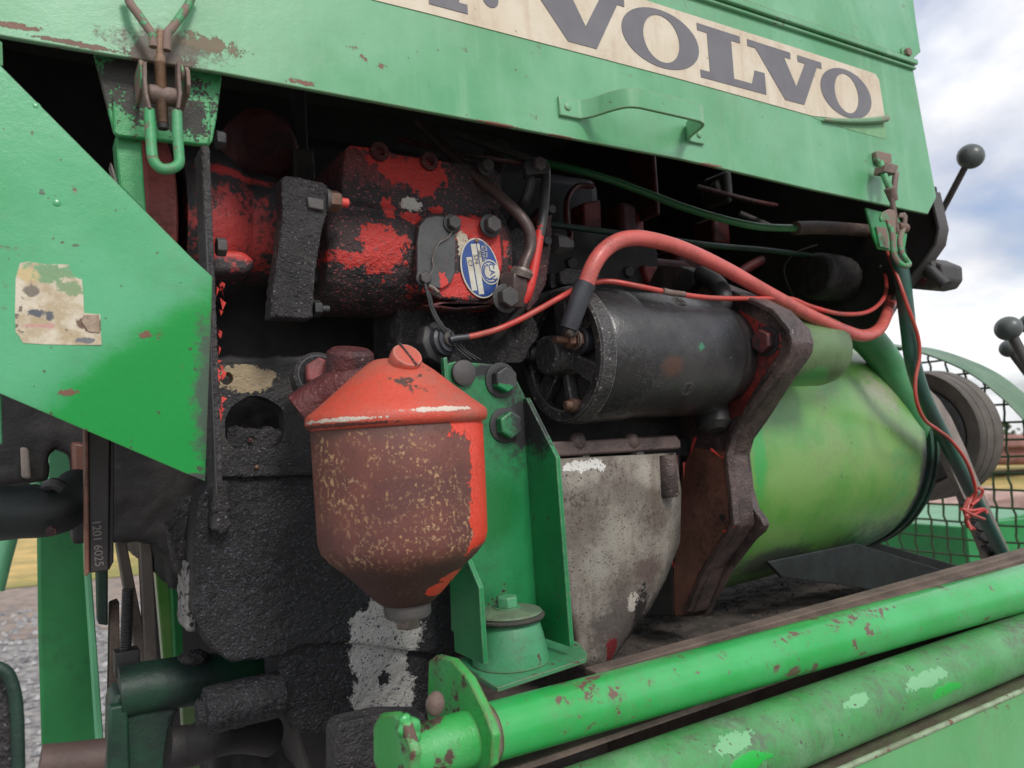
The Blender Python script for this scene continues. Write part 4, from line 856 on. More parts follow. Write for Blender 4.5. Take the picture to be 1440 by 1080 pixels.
tag(MB().pY([(472, 1030), (480, 1018), (540, 1004), (600, 1004), (620, 1120), (472, 1120)], .50, .022).build('frame_bracket', M['grime'], bev=.003, seg=3), 'dusty black frame bracket end just left of the pivot lug', 'bracket')

# ================================================================== OIL FILTER
fi = thing('oil_filter', 'rusty brown oil filter bowl with bright orange-red lid and unpainted speckled side', 'oil filter', V((.2052, .47, -.125)))
FX, FYc = .2062, .47
zr = .0095      # rim underside
lid_o = MB().lathe((FX, FYc, 0), Z, [(.0510, zr-.004), (.0586, zr), (.0594, zr+.0025), (.0592, zr+.0060), (.0578, zr+.0080), (.0500, zr+.0140), (.0380, zr+.0240), (.0262, zr+.0340), (.0178, zr+.0402), (.0140, zr+.0424), (.004, zr+.0434)], 80).build('lid', M['redlid'], fi, ang=50)
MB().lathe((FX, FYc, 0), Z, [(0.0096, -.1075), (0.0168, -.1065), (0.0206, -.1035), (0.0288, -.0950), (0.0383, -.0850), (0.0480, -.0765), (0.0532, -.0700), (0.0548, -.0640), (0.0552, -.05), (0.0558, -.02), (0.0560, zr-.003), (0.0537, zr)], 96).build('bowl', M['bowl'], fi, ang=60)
# slotted bolt on top, leaning forward
axb = V((.05, -.78, .62)).normalized(); cb_ = V((FX-.001, FYc-.0190, zr+.0400))
MB().lathe(cb_-axb*.006, axb, [(.0098, 0), (.0102, .004), (.0102, .010), (.0094, .0112), (.003, .0116)], 32).build('lid_bolt', M['redlid'], lid_o)
qb = axb.to_track_quat('Z', 'Y').to_matrix()
MB().box(cb_+axb*.0056, (.0013, .0195, .0014), qb @ Matrix.Rotation(.25, 3, 'Z')).build('bolt_slot', M['redgrime'], lid_o)
zb_ = -.1065
MB().lathe((FX, FYc, zb_), -Z, [(.0150, 0), (.0152, .002), (.0152, .007), (.0142, .009)], 36).build('drain_washer', M['greydark'], fi)
MB().lathe((FX, FYc, zb_-.009), -Z, [(.0085, 0), (.0085, .006), (.0075, .0075)], 6).build('drain_nut', M['steel'], fi, .0005)
# filter head arm behind lid, with pink hex bolt
MB().tube([V((FX-.045, .535, zr+.012)), V((FX-.030, .53, zr+.022)), V((FX-.012, .515, zr+.030)), V((FX+.012, .51, zr+.028))], .015, 16, 5).build('head_arm', M['redgrime'], fi)
MB().lathe(P(492, 512, Y=.52), (0, -.3, 1), [(.016, -.012), (.017, 0), (.0165, .008), (.013, .011)], 28).build('head_boss', M['redgrime'], fi)
c = P(447, 527, Y=.545)
MB().lathe(c, (-.15, -1, .15), [(.017, -.02), (.017, 0), (.0135, .002)], 28).build('bolt_boss', M['grime'], fi)
MB().hexa(c+V((0, -.002, 0)), (-.15, -1, .15), .0112, .009).build('head_bolt', paint('pink_bolt', C(150, 70, 70), C(120, 60, 60), .5, 0, 60, dirt=(C(70, 50, 50), .6, 90), bump=.4), fi, .0008)
MB().lathe(c, (-.15, -1, .15), [(.0145, 0), (.0145, .002)], 24).build('washer', M['smooth_black'], fi)
for (a, b2) in (((446, 555), (456, 570)), ((452, 560), (446, 574))):
    MB().tube([P(*a, Y=.53), P(*b2, Y=.528)], .0014, 6).build('paint_flake', M['flake'], fi)

# ================================================================== GREEN MOUNT BRACKET
br = thing('mount_bracket', 'tall green welded engine mount bracket between oil filter and starter motor', 'bracket', P(720, 960, Y=.52))
MB().pY([(627, 512), (640, 508), (705, 513), (722, 524), (740, 560), (760, 600), (772, 660), (776, 890), (640, 890), (634, 700)], .545, .007).build('back_plate', M['bracket'], br, .001)
MB().pY([(624, 503), (629, 502), (632, 540), (626, 538)], .54, .006).build('edge_stub', M['bracket'], br, .0006)
xw = .3565
def flangeX(x, l, mat, nm): return MB().prism([V((x, y, z)) for y, z in l], (.0042, 0, 0)).build(nm, mat, br, .0007)
z0 = P(796, 912, Y=.50).z
flangeX(xw-.002, [(.500, z0), (.545, z0), (.545, P(735, 560, Y=.545).z), (.540, P(735, 560, Y=.545).z), (.502, P(766, 645, Y=.50).z)], M['bracket'], 'right_flange')
z1 = P(668, 938, Y=.50).z
flangeX(.2765, [(.500, z1), (.545, z1), (.545, P(640, 740, Y=.54).z), (.515, P(650, 790, Y=.515).z), (.500, P(656, 830, Y=.50).z)], M['bracket'], 'left_flange')
zpl = P(700, 968, Y=.478).z
MB().prism([P(x, y, Z=zpl) for x, y in ((640, 930), (697, 966), (700, 967), (824, 926), (826, 918), (812, 902), (768, 893), (700, 900))], (0, 0, -.0035)).build('base_plate', M['mount'], br, .0006)
for (x, y) in ((704, 535, ), (710, 598)):
    c = P(x, y, Y=.545); MB().lathe(c, -YD, [(.0150, 0), (.0150, .0015), (.013, .002)], 24).build('washer', M['smooth_black'], br)
    mm = M['bracket'] if y > 560 else paint('half_green_bolt', C(62, 62, 62), C(50, 50, 50), .45, 0, 30, bump=.4, blobs=[(C(28, 120, 70), BL(704, 548, .54, 20, 8), .4, 60, .4)])
    MB().hexa(c-YD*.002, -YD, .0112, .009).build('bolt', mm, br, .0009)
c = P(650, 525, Y=.545); MB().lathe(c, -YD, [(.0105, -.001), (.0105, .004), (.009, .005)], 24).build('bolt_cap', M['greydark'], br)
# rubber engine mount
rm = thing('engine_mount', 'faded green conical rubber engine mount with a dished washer and bolt on top', 'engine mount', P(728, 940, Y=.518))
rc = P(730, 938, Z=zpl); rc = V((.3145, .5245, zpl))
k1 = .0
MB().lathe(rc, Z, [(.0300, .0005), (.0298, .004), (.0285, .012), (.0265, .022), (.0245, .030), (.0225, .0325)], 48).build('rubber_cone', M['mount'], rm)
MB().lathe(rc+Z*.0325, Z, [(.022, 0), (.0275, .0005), (.0288, .0022), (.0288, .0035), (.027, .0042)], 48).build('rubber_lip', M['rubber'], rm)
MB().lathe(rc+Z*.0368, Z, [(.0262, 0), (.0270, .001), (.0262, .0022), (.018, .0046), (.004, .0050)], 48).build('dished_washer', paint('dusty_green_washer', C(104, 124, 98), C(88, 108, 88), .6, 0, 40, dirt=(C(84, 80, 68), .7, 50), bump=.4), rm)
MB().lathe(rc+Z*.041, Z, [(.0108, 0), (.0108, .0014)], 24).build('washer', M['mount'], rm)
MB().hexa(rc+Z*.0422, Z, .0088, .0085).build('bolt', M['mount'], rm, .0007)
MB().lathe(P(704, 940, Z=zpl+.0005), Z, [(.0042, 0), (.0042, .002), (.003, .0035)], 6).build('small_bolt', M['brass'], rm)

# ================================================================== STARTER MOTOR
SY = .585; sL = P(792, 497, Y=SY); sz = sL.z-.002; sx0 = .425; SR = .0655
sm = thing('starter_motor', 'black cylindrical starter motor with ribbed end cap and thick red cable', 'starter motor', V((.55, SY, sz-SR)))
cC = V((sx0, SY, sz))
MB().lathe(cC, X, [(SR-.001, .016), (SR, .018), (SR, .062), (SR-.0012, .0635)], 96).build('end_band', M['starter'], sm)
MB().lathe(cC, X, [(SR-.0022, .0635), (SR-.0018, .065), (SR-.0018, .180), (SR-.005, .190), (SR-.010, .194), (SR-.012, .2155)], 96).build('housing', M['starter'], sm)
# cast end cap: rim ring, hub, spokes, recessed floor
MB().lathe(cC, X, [(SR-.0135, .010), (SR-.0135, .0015), (SR-.011, 0), (SR-.004, 0), (SR-.0015, .002), (SR-.0005, .006), (SR+.0004, .010), (SR+.0004, .0145), (SR-.004, .0155)], 96, closed_ends=False).build('cap_rim', M['endcap'], sm)
MB().lathe(cC+X*.013, X, [(SR-.004, 0), (SR-.004, .002)], 64).build('cap_floor', M['deepblack'], sm)
MB().lathe(cC-X*.017, X, [(.0165, 0), (.0185, .002), (.0192, .018), (.024, .029)], 40).build('hub', M['endcap'], sm, crust=(.0012, .0012, .004))
for i, a in enumerate((20, 92, 148, 205, 262, 318)):
    ca, sa = math.cos(R_(a)), math.sin(R_(a)); d = V((0, ca, sa)); per = V((0, -sa, ca))
    w0, w1 = (.007, .010) if i % 2 else (.0035, .0045)
    p0, p1 = cC+X*.002+d*.016, cC+X*.002+d*(SR-.010)
    MB().prism([p0+per*w0, p0-per*w0, p1-per*w1, p1+per*w1], (.010, 0, 0)).build('spoke', M['endcap'], sm, .0012)
# through bolts
for a, rr_, mt in ((-122, .0048, 'brass'), (-8, .0052, 'smooth_black'), (176, .005, 'smooth_black')):
    pass
pa = cC+V((-.002, -.018, -.048)); MB().lathe(pa, -X, [(.0062, -.006), (.0066, .002), (.0045, .003), (.0042, .008), (.003, .009)], 18).build('through_bolt', M['brass'], sm)
pb_ = cC+V((-.002, .048, .006))
MB().lathe(pb_, -X, [(.009, -.004), (.009, .004), (.0065, .0045), (.0065, .012), (.0048, .0125), (.0048, .022), (.003, .023)], 18).build('through_bolt', M['smooth_black'], sm)
# terminal stud with two nuts
tA = P(812, 477, X=sx0-.004); tA = V((sx0+.006, .5535, P(815, 478, X=sx0).z))
MB().cyl(tA+X*.006, tA-X*.006, .012, n=28, ch=.001).build('terminal_base', M['sleeve'], sm)
MB().hexa(tA-X*.006, -X, .0082, .0062).build('terminal_nut', M['brass'], sm, .0006)
MB().hexa(tA-X*.0145, -X, .0082, .0062).build('terminal_nut', M['brass'], sm, .0006)
L = .030; MB().lathe(tA-X*.004, -X, [(r, L*(i+j)/24) for i in range(24) for r, j in ((.0030, 0), (.0034, .5))], 14).build('terminal_stud', M['brass'], sm, ang=20)
# top clamp block on the starter, screws in the housing
for (x, y, w, h) in ((955, 424, .0056, 1), (966, 547, .0056, 1)):
    # screws lie on the cylinder skin
    r = (P(x, y, Y=1)).normalized(); a_ = r.y**2+r.z**2; b2 = -2*(r.y*SY+r.z*sz); c2 = SY**2+sz**2-(SR-.0022)**2
    t = (-b2-math.sqrt(max(b2*b2-4*a_*c2, 0)))/(2*a_); q = r*t; nn = V((0, q.y-SY, q.z-sz)).normalized()
    MB().lathe(q, nn, [(.0078, -.001), (.0078, .0004), (.0062, .0008), (.0062, .0004), (.001, .0004)], 24).build('pole_screw', M['greydark'], sm); ps_ = SC.collection.objects[-1]
    qq = nn.to_track_quat('Z', 'Y').to_matrix()
    MB().box(q+nn*.0005, (.010, .0014, .0008), qq).build('screw_slot', M['deepblack'], ps_); MB().box(q+nn*.00055, (.0014, .010, .0008), qq).build('screw_slot', M['deepblack'], ps_)
MB().pY([(788, 382), (800, 376), (843, 384), (846, 398), (830, 402), (790, 400)], .60, .03).build('clamp_lug', M['grime'], sm, crust=(.0018, .002, .006))
MB().pY([(775, 384), (790, 380), (792, 402), (776, 406)], .61, .03).build('clamp_lug', M['grime'], sm, crust=(.0018, .002, .006))

# ================================================================== CABLES
bc = thing('battery_cable', 'thick red battery cable arching from the starter terminal over the flange', 'cable', P(980, 370, Y=.53))
tt = tA-X*.0105
def pk(x, y, Y_): return P(x, y, Y=Y_)
MB().tube([pk(823, 402, .525), pk(835, 372, .522), pk(852, 350, .521), pk(876, 337, .522), (pk(908, 336, .525)), pk(960, 350, .53), pk(1020, 378, .535), pk(1080, 412, .54), pk(1140, 444, .545), pk(1190, 466, .55), pk(1215, 472, .555), pk(1236, 463, .565), pk(1248, 440, .58), pk(1255, 415, .60), pk(1256, 395, .63), pk(1252, 372, .68)], .0074, 20, 9).build('sheath', M['cable'], bc)
MB().tube([pk(800, 462, .536), pk(806, 445, .533), pk(815, 420, .529), pk(824, 399, .526)], [.0084, .0092], 20, 5).build('rubber_sleeve', M['sleeve'], bc)
MB().tube([pk(799, 463, .536), pk(803, 468, .537), tt+V((0, 0, .008))], [.0042, .0042], 12, 4).build('crimp', M['steel'], bc)
MB().lathe(tt+X*.0008, -X, [(.0092, 0), (.0092, .0018)], 24).build('ring_lug', M['steel'], bc)
wr = thing('thin_red_wire', 'thin red wire running from the black sender across the starter to the far bay', 'wire', P(950, 410, Y=.54))
MB().tube([pk(657, 474, .553), pk(672, 471, .552), pk(700, 463, .550), pk(730, 450, .545), pk(760, 434, .54), pk(790, 417, .535), pk(815, 404, .545), pk(838, 397, .55), pk(862, 396, .545), pk(900, 403, .535), pk(945, 412, .53), pk(1000, 419, .53), pk(1060, 420, .535), pk(1110, 420, .54), pk(1140, 431, .545), pk(1180, 441, .55), pk(1215, 440, .56), pk(1236, 428, .57), pk(1246, 410, .585), pk(1244, 385, .60), pk(1232, 365, .62), pk(1222, 340, .70), pk(1215, 320, .80)], .0026, 12, 8).build('insulation', M['wire'], wr)
MB().tube([pk(633, 478, .556), pk(640, 476, .555), pk(659, 474, .553)], .0029, 12, 3).build('end_sleeve', M['sleeve'], wr)
MB().tube([pk(932, 409, .5295), pk(945, 412, .5290), pk(962, 414, .5290)], .0031, 12, 3).build('tape_wrap', M['rustrod'], wr)

# ================================================================== BELL HOUSING (dirty aluminium) and ledge
bh = thing('clutch_housing', 'scraped dirty aluminium housing with curved lower edge right of the green bracket', 'housing', P(850, 900, Y=.62))
# sheet wrapped: flat above, sweeping back below
path = [(640, 762, 936), (690, 766, 944), (760, 774, 942), (810, 784, 922), (850, 792, 900), (885, 800, 872), (915, 806, 850), (935, 810, 838)]
vs = []; fs = []
ny_ = len(path); nx_ = 14
for j, (yy, xl, xr_) in enumerate(path):
    for i in range(nx_+1):
        f = i/nx_; Yb = .60+.002*j+.03*max(0, f-.82)**1.2*3
        slope = (yy if j else 645)-f*(8 if j == 0 else 0)
        vs.append(P(xl+(xr_-xl)*f, slope, Y=Yb))
for j in range(ny_-1):
    for i in range(nx_): a = j*(nx_+1)+i; fs.append((a, a+1, a+nx_+2, a+nx_+1))
o = MB().add(vs, fs).build('curved_face', M['alu'], bh); mo = o.modifiers.new('solid', 'SOLIDIFY'); mo.thickness = .012; mo.offset = -1
if True:
    mo.offset = 1
MB().tube([pk(946, 640, .612), pk(948, 700, .612), pk(944, 765, .613), pk(925, 815, .618), pk(898, 858, .622), pk(868, 900, .625), pk(842, 938, .63)], .006, 10, 6).build('edge_rim', M['redgrime'], bh)
MB().pY([(762, 622), (952, 612), (958, 620), (958, 631), (762, 644)], .588, .05).build('ledge_flange', M['ridge'], bh, .002)
for x in (812, 888):
    MB().ball(P(x, 621, Y=.592), .009, 16, .8, (0, 1, 0)).build('ledge_bump', M['ridge'], bh)
    MB().hexa(P(x+6, 640-(x-812)*.07, Y=.598), -Z, .0085, .009).build('bolt', M['greydark'], bh, .0006)
MB().lathe(P(936, 640, Y=.592), -Z, [(.010, 0), (.0105, .006), (.0105, .040), (.009, .043)], 20).build('bolt_boss', M['ridge'], bh)
MB().hexa(P(940, 684, Y=.592), -Z, .006, .008).build('bolt', M['greydark'], bh, .0005)
MB().box((.52, .76, -.03), (.40, .24, .02)).build('inner_web', M['deepblack'], bh)
tag(MB().pY([(748, 560), (960, 560), (1010, 600), (1000, 640), (958, 640), (760, 640)], .655, .08).build('starter_saddle', M['deepblack'], crust=(.004, .004, .02)), 'black greasy saddle casting in the gap below the starter motor', 'casting')
tag(MB().prism([P(x, y, X=XF-.006) for x, y in ((925, 640), (956, 640), (944, 760), (946, 866), (905, 866), (880, 830))], (.003, 0, 0)).build('flywheel_edge', M['smooth_black'], bev=.002), 'dark red shadowed casting between the aluminium housing and the rusty plate', 'casting')

# ================================================================== ADAPTER FLANGE (plane X) + rusty plate
af = thing('adapter_flange', 'thick angular red-black cast flange the starter bolts to', 'flange', P(1040, 740, X=XF))
outer = [(925, 372), (955, 374), (1000, 396), (1060, 420), (1092, 436), (1118, 462), (1124, 482), (1120, 500), (1092, 540), (1062, 580), (1040, 612), (1030, 640), (1036, 690), (1041, 738), (1040, 742), (1000, 800), (975, 862), (955, 866), (930, 860), (900, 600), (900, 420)]
MB().pX(outer, XF, .024).build('casting', M['ridge'], af, .002, 3)
# recessed red lug face with a proud rim: add rim ribs along the edge
rimp = [(965, 384), (1004, 402), (1060, 424), (1090, 438), (1112, 464), (1116, 482), (1112, 498), (1084, 538), (1054, 578), (1033, 610), (1024, 640), (1030, 690), (1034, 736), (1014, 770), (990, 806), (968, 858)]
mb = MB(); pin = []
for i, (x, y) in enumerate(rimp):
    pin.append(P(x, y, X=XF-.004))
mb.strip(pin, X*.010, .006).build('edge_rib', M['ridge'], af, .0012)
MB().pX([(1040, 436), (1066, 452), (1096, 470), (1099, 482), (1094, 498), (1062, 545), (1040, 585), (1020, 590)], XF-.0012, .003).build('lug_face', M['red'], af, .0005)
c = P(1079, 480, X=XF-.001)
MB().lathe(c, -X, [(.0155, 0), (.0155, .002)], 24).build('washer', M['smooth_black'], af)
MB().hexa(c-X*.002, -X, .0125, .010).build('flange_bolt', paint('red_black_bolt', C(110, 44, 46), C(50, 42, 44), .45, 0, 70, dirt=(BLK, .8, 90), bump=.4), af, .0009)
c = P(975, 395, X=XF-.002)
MB().hexa(c, -X, .014, .012).build('flange_bolt', M['smooth_black'], af, .0009)
MB().tube([P(985, 385, X=XF-.01), P(1010, 400, X=XF-.02), P(1018, 425, X=XF-.025), P(1005, 445, X=XF-.03)], .009, 14, 5).build('upper_rib', M['smooth_black'], af)
c = P(1003, 592, X=XF-.015); MB().lathe(c, (-.2, -.4, -1), [(.020, -.02), (.018, .006), (.010, .012)], 20).build('lower_boss', M['smooth_black'], af)
rp = thing('cover_plate', 'brown oily rust-coloured cover plate edged with shreds of red paint', 'plate', P(990, 860, X=XF-.003))
MB().pX([(975, 628), (1002, 634), (1022, 636), (1022, 690), (1026, 736), (1004, 774), (982, 806), (964, 864), (950, 866), (945, 850), (948, 790), (955, 720), (958, 660)], XF-.0035, .0028).build('plate', M['brownplate'], rp, .0005)
MB().lathe(P(1016, 728, X=XF-.0036), -X, [(.0042, 0), (.0042, .0006), (.0026, .0007)], 16).build('hole', M['deepblack'], rp)
rr = random.Random(11)
fl_ = [((978, 615), (968, 645)), ((962, 650), (961, 675)), ((1000, 632), (1016, 644)), ((1016, 644), (1022, 628)), ((1018, 748), (1036, 740)), ((950, 690), (957, 700)), ((948, 700), (954, 712)), ((945, 716), (948, 730)), ((950, 704), (944, 708)), ((946, 750), (951, 768)), ((944, 785), (950, 802)), ((952, 695), (953, 715)), ((943, 722), (949, 728)), ((948, 755), (946, 742))]
for (a, b2) in fl_:
    p0, p1 = P(*a, X=XF-.006), P(*b2, X=XF-.008); u, w = ortho(p1-p0); s = rr.uniform(.0014, .0026)
    MB().add([p0+u*s, p0-u*s, p1+w*s*.4, p0+w*s*.8], [(0, 1, 2), (0, 2, 3), (1, 2, 3), (0, 1, 3)]).build('paint_shred', M['flake'], rp)

# ================================================================== GREEN CONVERTER HOUSING (drum)
dr = thing('converter_housing', 'big weathered green bell-shaped converter housing behind the flange', 'housing', V((.92, .84, -.30)))
DY, DZ = .800, -.053
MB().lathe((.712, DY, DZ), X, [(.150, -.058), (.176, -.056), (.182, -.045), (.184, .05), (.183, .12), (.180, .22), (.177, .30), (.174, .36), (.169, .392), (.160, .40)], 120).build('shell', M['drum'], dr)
MB().lathe((1.112, DY, DZ), X, [(.158, 0), (.171, .001), (.172, .007), (.166, .009), (.160, .010), (.160, .014), (.172, .015), (.172, .021), (.15, .023)], 96).build('end_rim', M['green_black'], dr)
MB().lathe((.93, DY, DZ), X, [(.1745, 0), (.1795, .002), (.1800, .004), (.1745, .006)], 120, closed_ends=False).build('weld_seam', M['drum'], dr)
for k in range(18):
    a = k*math.pi/9+.1; MB().hexa((1.111, DY+.148*math.cos(a), DZ+.148*math.sin(a)), -X, .006, .004).build('rim_bolt', M['green_black'], dr)
MB().pX([(1124, 462), (1132, 468), (1136, 482), (1134, 496), (1100, 546), (1072, 590), (1052, 618), (1046, 640), (1052, 690), (1060, 716), (1070, 729), (1074, 739), (1069, 749), (1056, 760), (1024, 802), (990, 866), (940, 868), (900, 600), (900, 440), (1060, 430)], XF+.0245, .011).build('mounting_flange', M['ridge'], dr, .002, 3)
MB().lathe((.730, SY-.004, sz+.006), X, [(.043, -.055), (.043, .070), (.0405, .083), (.034, .092), (.022, .0975), (.006, .099)], 56).build('starter_boss', M['boss'], dr)
MB().tube([P(1200, 458, Y=.66), P(1225, 482, Y=.655), P(1248, 512, Y=.65), P(1266, 548, Y=.645), P(1278, 580, Y=.645), P(1292, 608, Y=.65)], [.024, .019], 22, 8).build('oil_tube', M['pipegreen'], dr)
c = P(1243, 736, Y=.72); MB().ball(c, .012, 18, .5, (0, 1, 0)).build('plug', M['smooth_black'], dr)

# engine end frame / firewall with chamfered side
fw = thing('end_frame', 'black end frame closing the bay below the right end of the hood', 'frame', P(1300, 400, X=.985))
MB().pX([(1296, 260), (1314, 262), (1320, 300), (1325, 322), (1322, 342), (1300, 376), (1262, 418), (1244, 452), (1236, 472), (1200, 480), (1180, 480), (1080, 476), (1000, 490), (755, 510), (755, 140), (1000, 215)], .985, .006).build('bulkhead', M['deepblack'], fw, .001)
edge = [P(x, y, X=.983) for x, y in ((1314, 270), (1321, 300), (1326, 322), (1322, 344), (1298, 378), (1262, 418), (1246, 446))]
MB().strip(edge, X*.022, .004).build('edge_flange', M['greydark'], fw, .0008)
MB().lathe(P(1186, 392, X=.97), -X, [(.030, 0), (.032, .02), (.032, .06), (.026, .066)], 32).build('relay_can', M['deepblack'], fw, crust=(.003, .003, .01))
MB().ball(P(1238, 375, X=.982), .0022, 10).build('rivet', M['steel'], fw)
# latch-like block outside the bulkhead
lk = thing('spool_block', 'grey-black valve block sticking out right of the bay below the ball lever', 'valve', P(1300, 400, X=1.02))
MB().pX([(1268, 398), (1300, 362), (1325, 372), (1326, 392), (1318, 404), (1300, 408), (1280, 406)], 1.0, .05).build('body', M['greydark'], lk, .003, 3)
MB().tube([P(1300, 372, X=.99), P(1315, 388, X=.99), P(1330, 402, X=.99)], .008, 12, 4).build('spool', M['smooth_black'], lk)
MB().hexa(P(1306, 372, X=.995), -X, .011, .010).build('bolt', M['greydark'], lk, .0007)
MB().pX([(1286, 384), (1302, 394), (1298, 401), (1284, 393)], .996, .005).build('label_patch', M['darkred'], lk, .0005)

# ================================================================== LEVERS
def lever(label, kx, ky, bx, by, X_, rk, rr_, grp=None):
    k0 = P(kx, ky, X=X_); b0 = P(bx, by, X=X_+.02); s_ = mpp(k0)
    t = thing('control_lever', label, 'lever', b0)
    d = (k0-b0).normalized(); MB().cyl(b0, k0-d*rk*s_*.6, rr_*s_, n=16).build('rod', M['greydark'], t)
    MB().ball(k0, rk*s_, 32, .95, d).build('knob', M['knob'], t)
lever('ball-topped control lever alone against the clouds beside the hood', 1365, 220, 1322, 302, 1.10, 18, 4.6)
lever('front lever knob of the cluster at the right edge, nearest and most complete', 1418, 462, 1470, 560, 1.35, 18, 7)
lever('lever knob cut by the right edge, highest of its cluster', 1449, 455, 1490, 540, 1.45, 15, 6)
lever('smaller dull knob tucked lowest behind the other right-edge knobs', 1419, 490, 1480, 570, 1.5, 13, 6)

# ================================================================== DIAGONAL ROD, RACK and its wire
pipe('dark green diagonal rod running from the right latch down past the converter', [(1262, 352, .560), (1270, 400, .56), (1277, 460, .565), (1284, 510, .57), (1300, 560, .58), (1330, 620, .60), (1365, 690, .62), (1395, 750, .64), (1430, 820, .66)], .0098, M['tealrod'], 'stay_rod', 'rod', 18, 8)
rk = thing('toothed_rack', 'dark toothed rack bar leaning behind the diagonal green rod', 'rack', P(1410, 800, Y=.70))
bar_px = [(1318, 556), (1338, 566), (1430, 800), (1392, 808)]
MB().pY([(1286, 530), (1300, 540), (1322, 562), (1338, 587), (1358, 630), (1374, 670), (1395, 719), (1430, 797), (1438, 815), (1402, 815), (1372, 740), (1330, 640), (1290, 560)], .665, .012).build('bar', M['grey'], rk, .001)
# toothed edge strip
base_l = [(1345+i*6.6, 690+i*16.4) for i in range(7)]
for i in range(7):
    x, y = 1362+i*7.4, 708+i*15.5
    MB().pY([(x+10, y-9), (x-3, y-5), (x-6, y+1), (x-1, y+6), (x+14, y+9)], .660, .008).build('tooth', M['smooth_black'], rk, .0006)
rw = thing('tie_wire', 'thin red wire winding down the diagonal rod to a tangled knot', 'wire', P(1370, 720, Y=.56))
MB().tube([pk(1240, 330, .60), pk(1250, 360, .575), pk(1264, 395, .558), pk(1276, 430, .552), pk(1290, 470, .552), pk(1293, 500, .555), pk(1287, 535, .558), pk(1289, 565, .56), pk(1300, 590, .566), pk(1318, 604, .58), pk(1336, 618, .585), pk(1356, 644, .585), pk(1368, 672, .59), pk(1372, 695, .595), pk(1366, 712, .60), pk(1358, 730, .605), pk(1362, 742, .605)], .0024, 10, 8).build('insulation', M['wire'], rw)
rr = random.Random(21)
for l in ([(1352, 716), (1366, 718), (1384, 716), (1388, 722)], [(1374, 690), (1366, 700), (1360, 718), (1362, 736), (1370, 744)], [(1376, 686), (1382, 690), (1376, 702), (1366, 710)], [(1360, 728), (1372, 722), (1386, 716)], [(1356, 718), (1368, 724), (1384, 730)], [(1362, 700), (1356, 716), (1360, 732), (1366, 746)]):
    MB().tube([pk(x, y, .596+rr.uniform(-.008, .006)) for x, y in l], .0022, 8, 6).build('knot_turn', M['wire'], rw)

# ================================================================== PULLEY, GUARD
pu2 = thing('brake_drum', 'large grooved grey wheel drum behind the converter, framed by the mesh guard', 'drum', V((1.42, 1.05, -.2)))
pc2 = P(1300, 606, X=1.42); 
# centre chosen so the rim's right limb shows at px 1392
RY = None
_w = P(1392, 606, X=1.39); cy, cz = _w.y+.118, _w.z-.004
MB().lathe((1.360, cy, cz), X, [(.06, .02), (.086, .016), (.092, .008), (.100, .004), (.112, .002), (.1165, 0), (.118, .003), (.118, .016), (.116, .0175), (.116, .020), (.118, .0215), (.118, .042), (.116, .0435), (.116, .046), (.118, .0475), (.118, .075), (.112, .078)], 110).build('grooved_rim', M['wheel'], pu2)
MB().lathe((1.368, cy, cz), X, [(.03, 0), (.080, 0), (.086, .004), (.088, .02)], 80).build('web', M['greydark'], pu2)

gd = thing('mesh_guard', 'green wire mesh guard with wide arched rim at the right edge', 'guard', P(1400, 800, X=1.62))
GX = 1.62
arcp = [(1244, 486), (1262, 489), (1290, 491), (1316, 497), (1345, 507), (1375, 520), (1400, 535), (1424, 554), (1446, 574), (1475, 606), (1500, 640)]
ap = crom([P(x, y, X=GX) for x, y in arcp], 5)
vs = []; fs = []
for p in ap:
    vs += [p+V((-.06, 0, .0)), p+V((.04, 0, 0)), p+V((.04, 0, .004)), p+V((-.06, 0, .004))]
for i in range(len(ap)-1):
    for k in range(4): fs.append((4*i+k, 4*i+(k+1) % 4, 4*i+4+(k+1) % 4, 4*i+4+k))
fs += [(0, 1, 2, 3), tuple(4*(len(ap)-1)+k for k in (3, 2, 1, 0))]
MB().add(vs, fs).build('rim_band', M['guardrim'], gd, .001)
s0 = P(1380, 700, X=GX); st_ = 23.5*mpp(s0)*1.0
# arch outline in (y,z) for clipping the wires
ay = [(p.y, p.z) for p in ap]
def topz(y):
    for i in range(len(ay)-1):
        a, b2 = ay[i], ay[i+1]
        lo, hi = min(a[0], b2[0]), max(a[0], b2[0])
        if lo <= y <= hi and hi > lo: return a[1]+(b2[1]-a[1])*(y-a[0])/(b2[0]-a[0])
    return None
ymin, ymax = P(1500, 640, X=GX).y, 1.75
zbot = P(1380, 900, X=GX).z
yv = ymin; i = 0; zmaxall = max(z for _, z in ay)
while yv < ymax:
    zt_ = topz(yv) or zmaxall
    n_ = 36; pts = [V((GX+.0022*(-1)**k, yv+.0012*(-1)**(k//2)+.002*math.sin(k*.4+i), zt_+(zbot-zt_)*k/n_)) for k in range(n_+1)]
    MB().tube(pts, .0022, 6, 1, False).build('mesh_wire', M['mesh'], gd); yv += st_; i += 1
zv = zbot
while zv < zmaxall:
    ys = [y for y in [ymin+(ymax-ymin)*k/160 for k in range(161)] if (topz(y) or zmaxall) > zv]
    if ys:
        y0_, y1_ = min(ys), max(ys); n_ = 36
        MB().tube([V((GX-.0022*(-1)**k, y0_+(y1_-y0_)*k/n_, zv+.0015*math.sin(k*.5+zv*40))) for k in range(n_+1)], .0022, 6, 1, False).build('mesh_wire', M['mesh'], gd)
    zv += st_
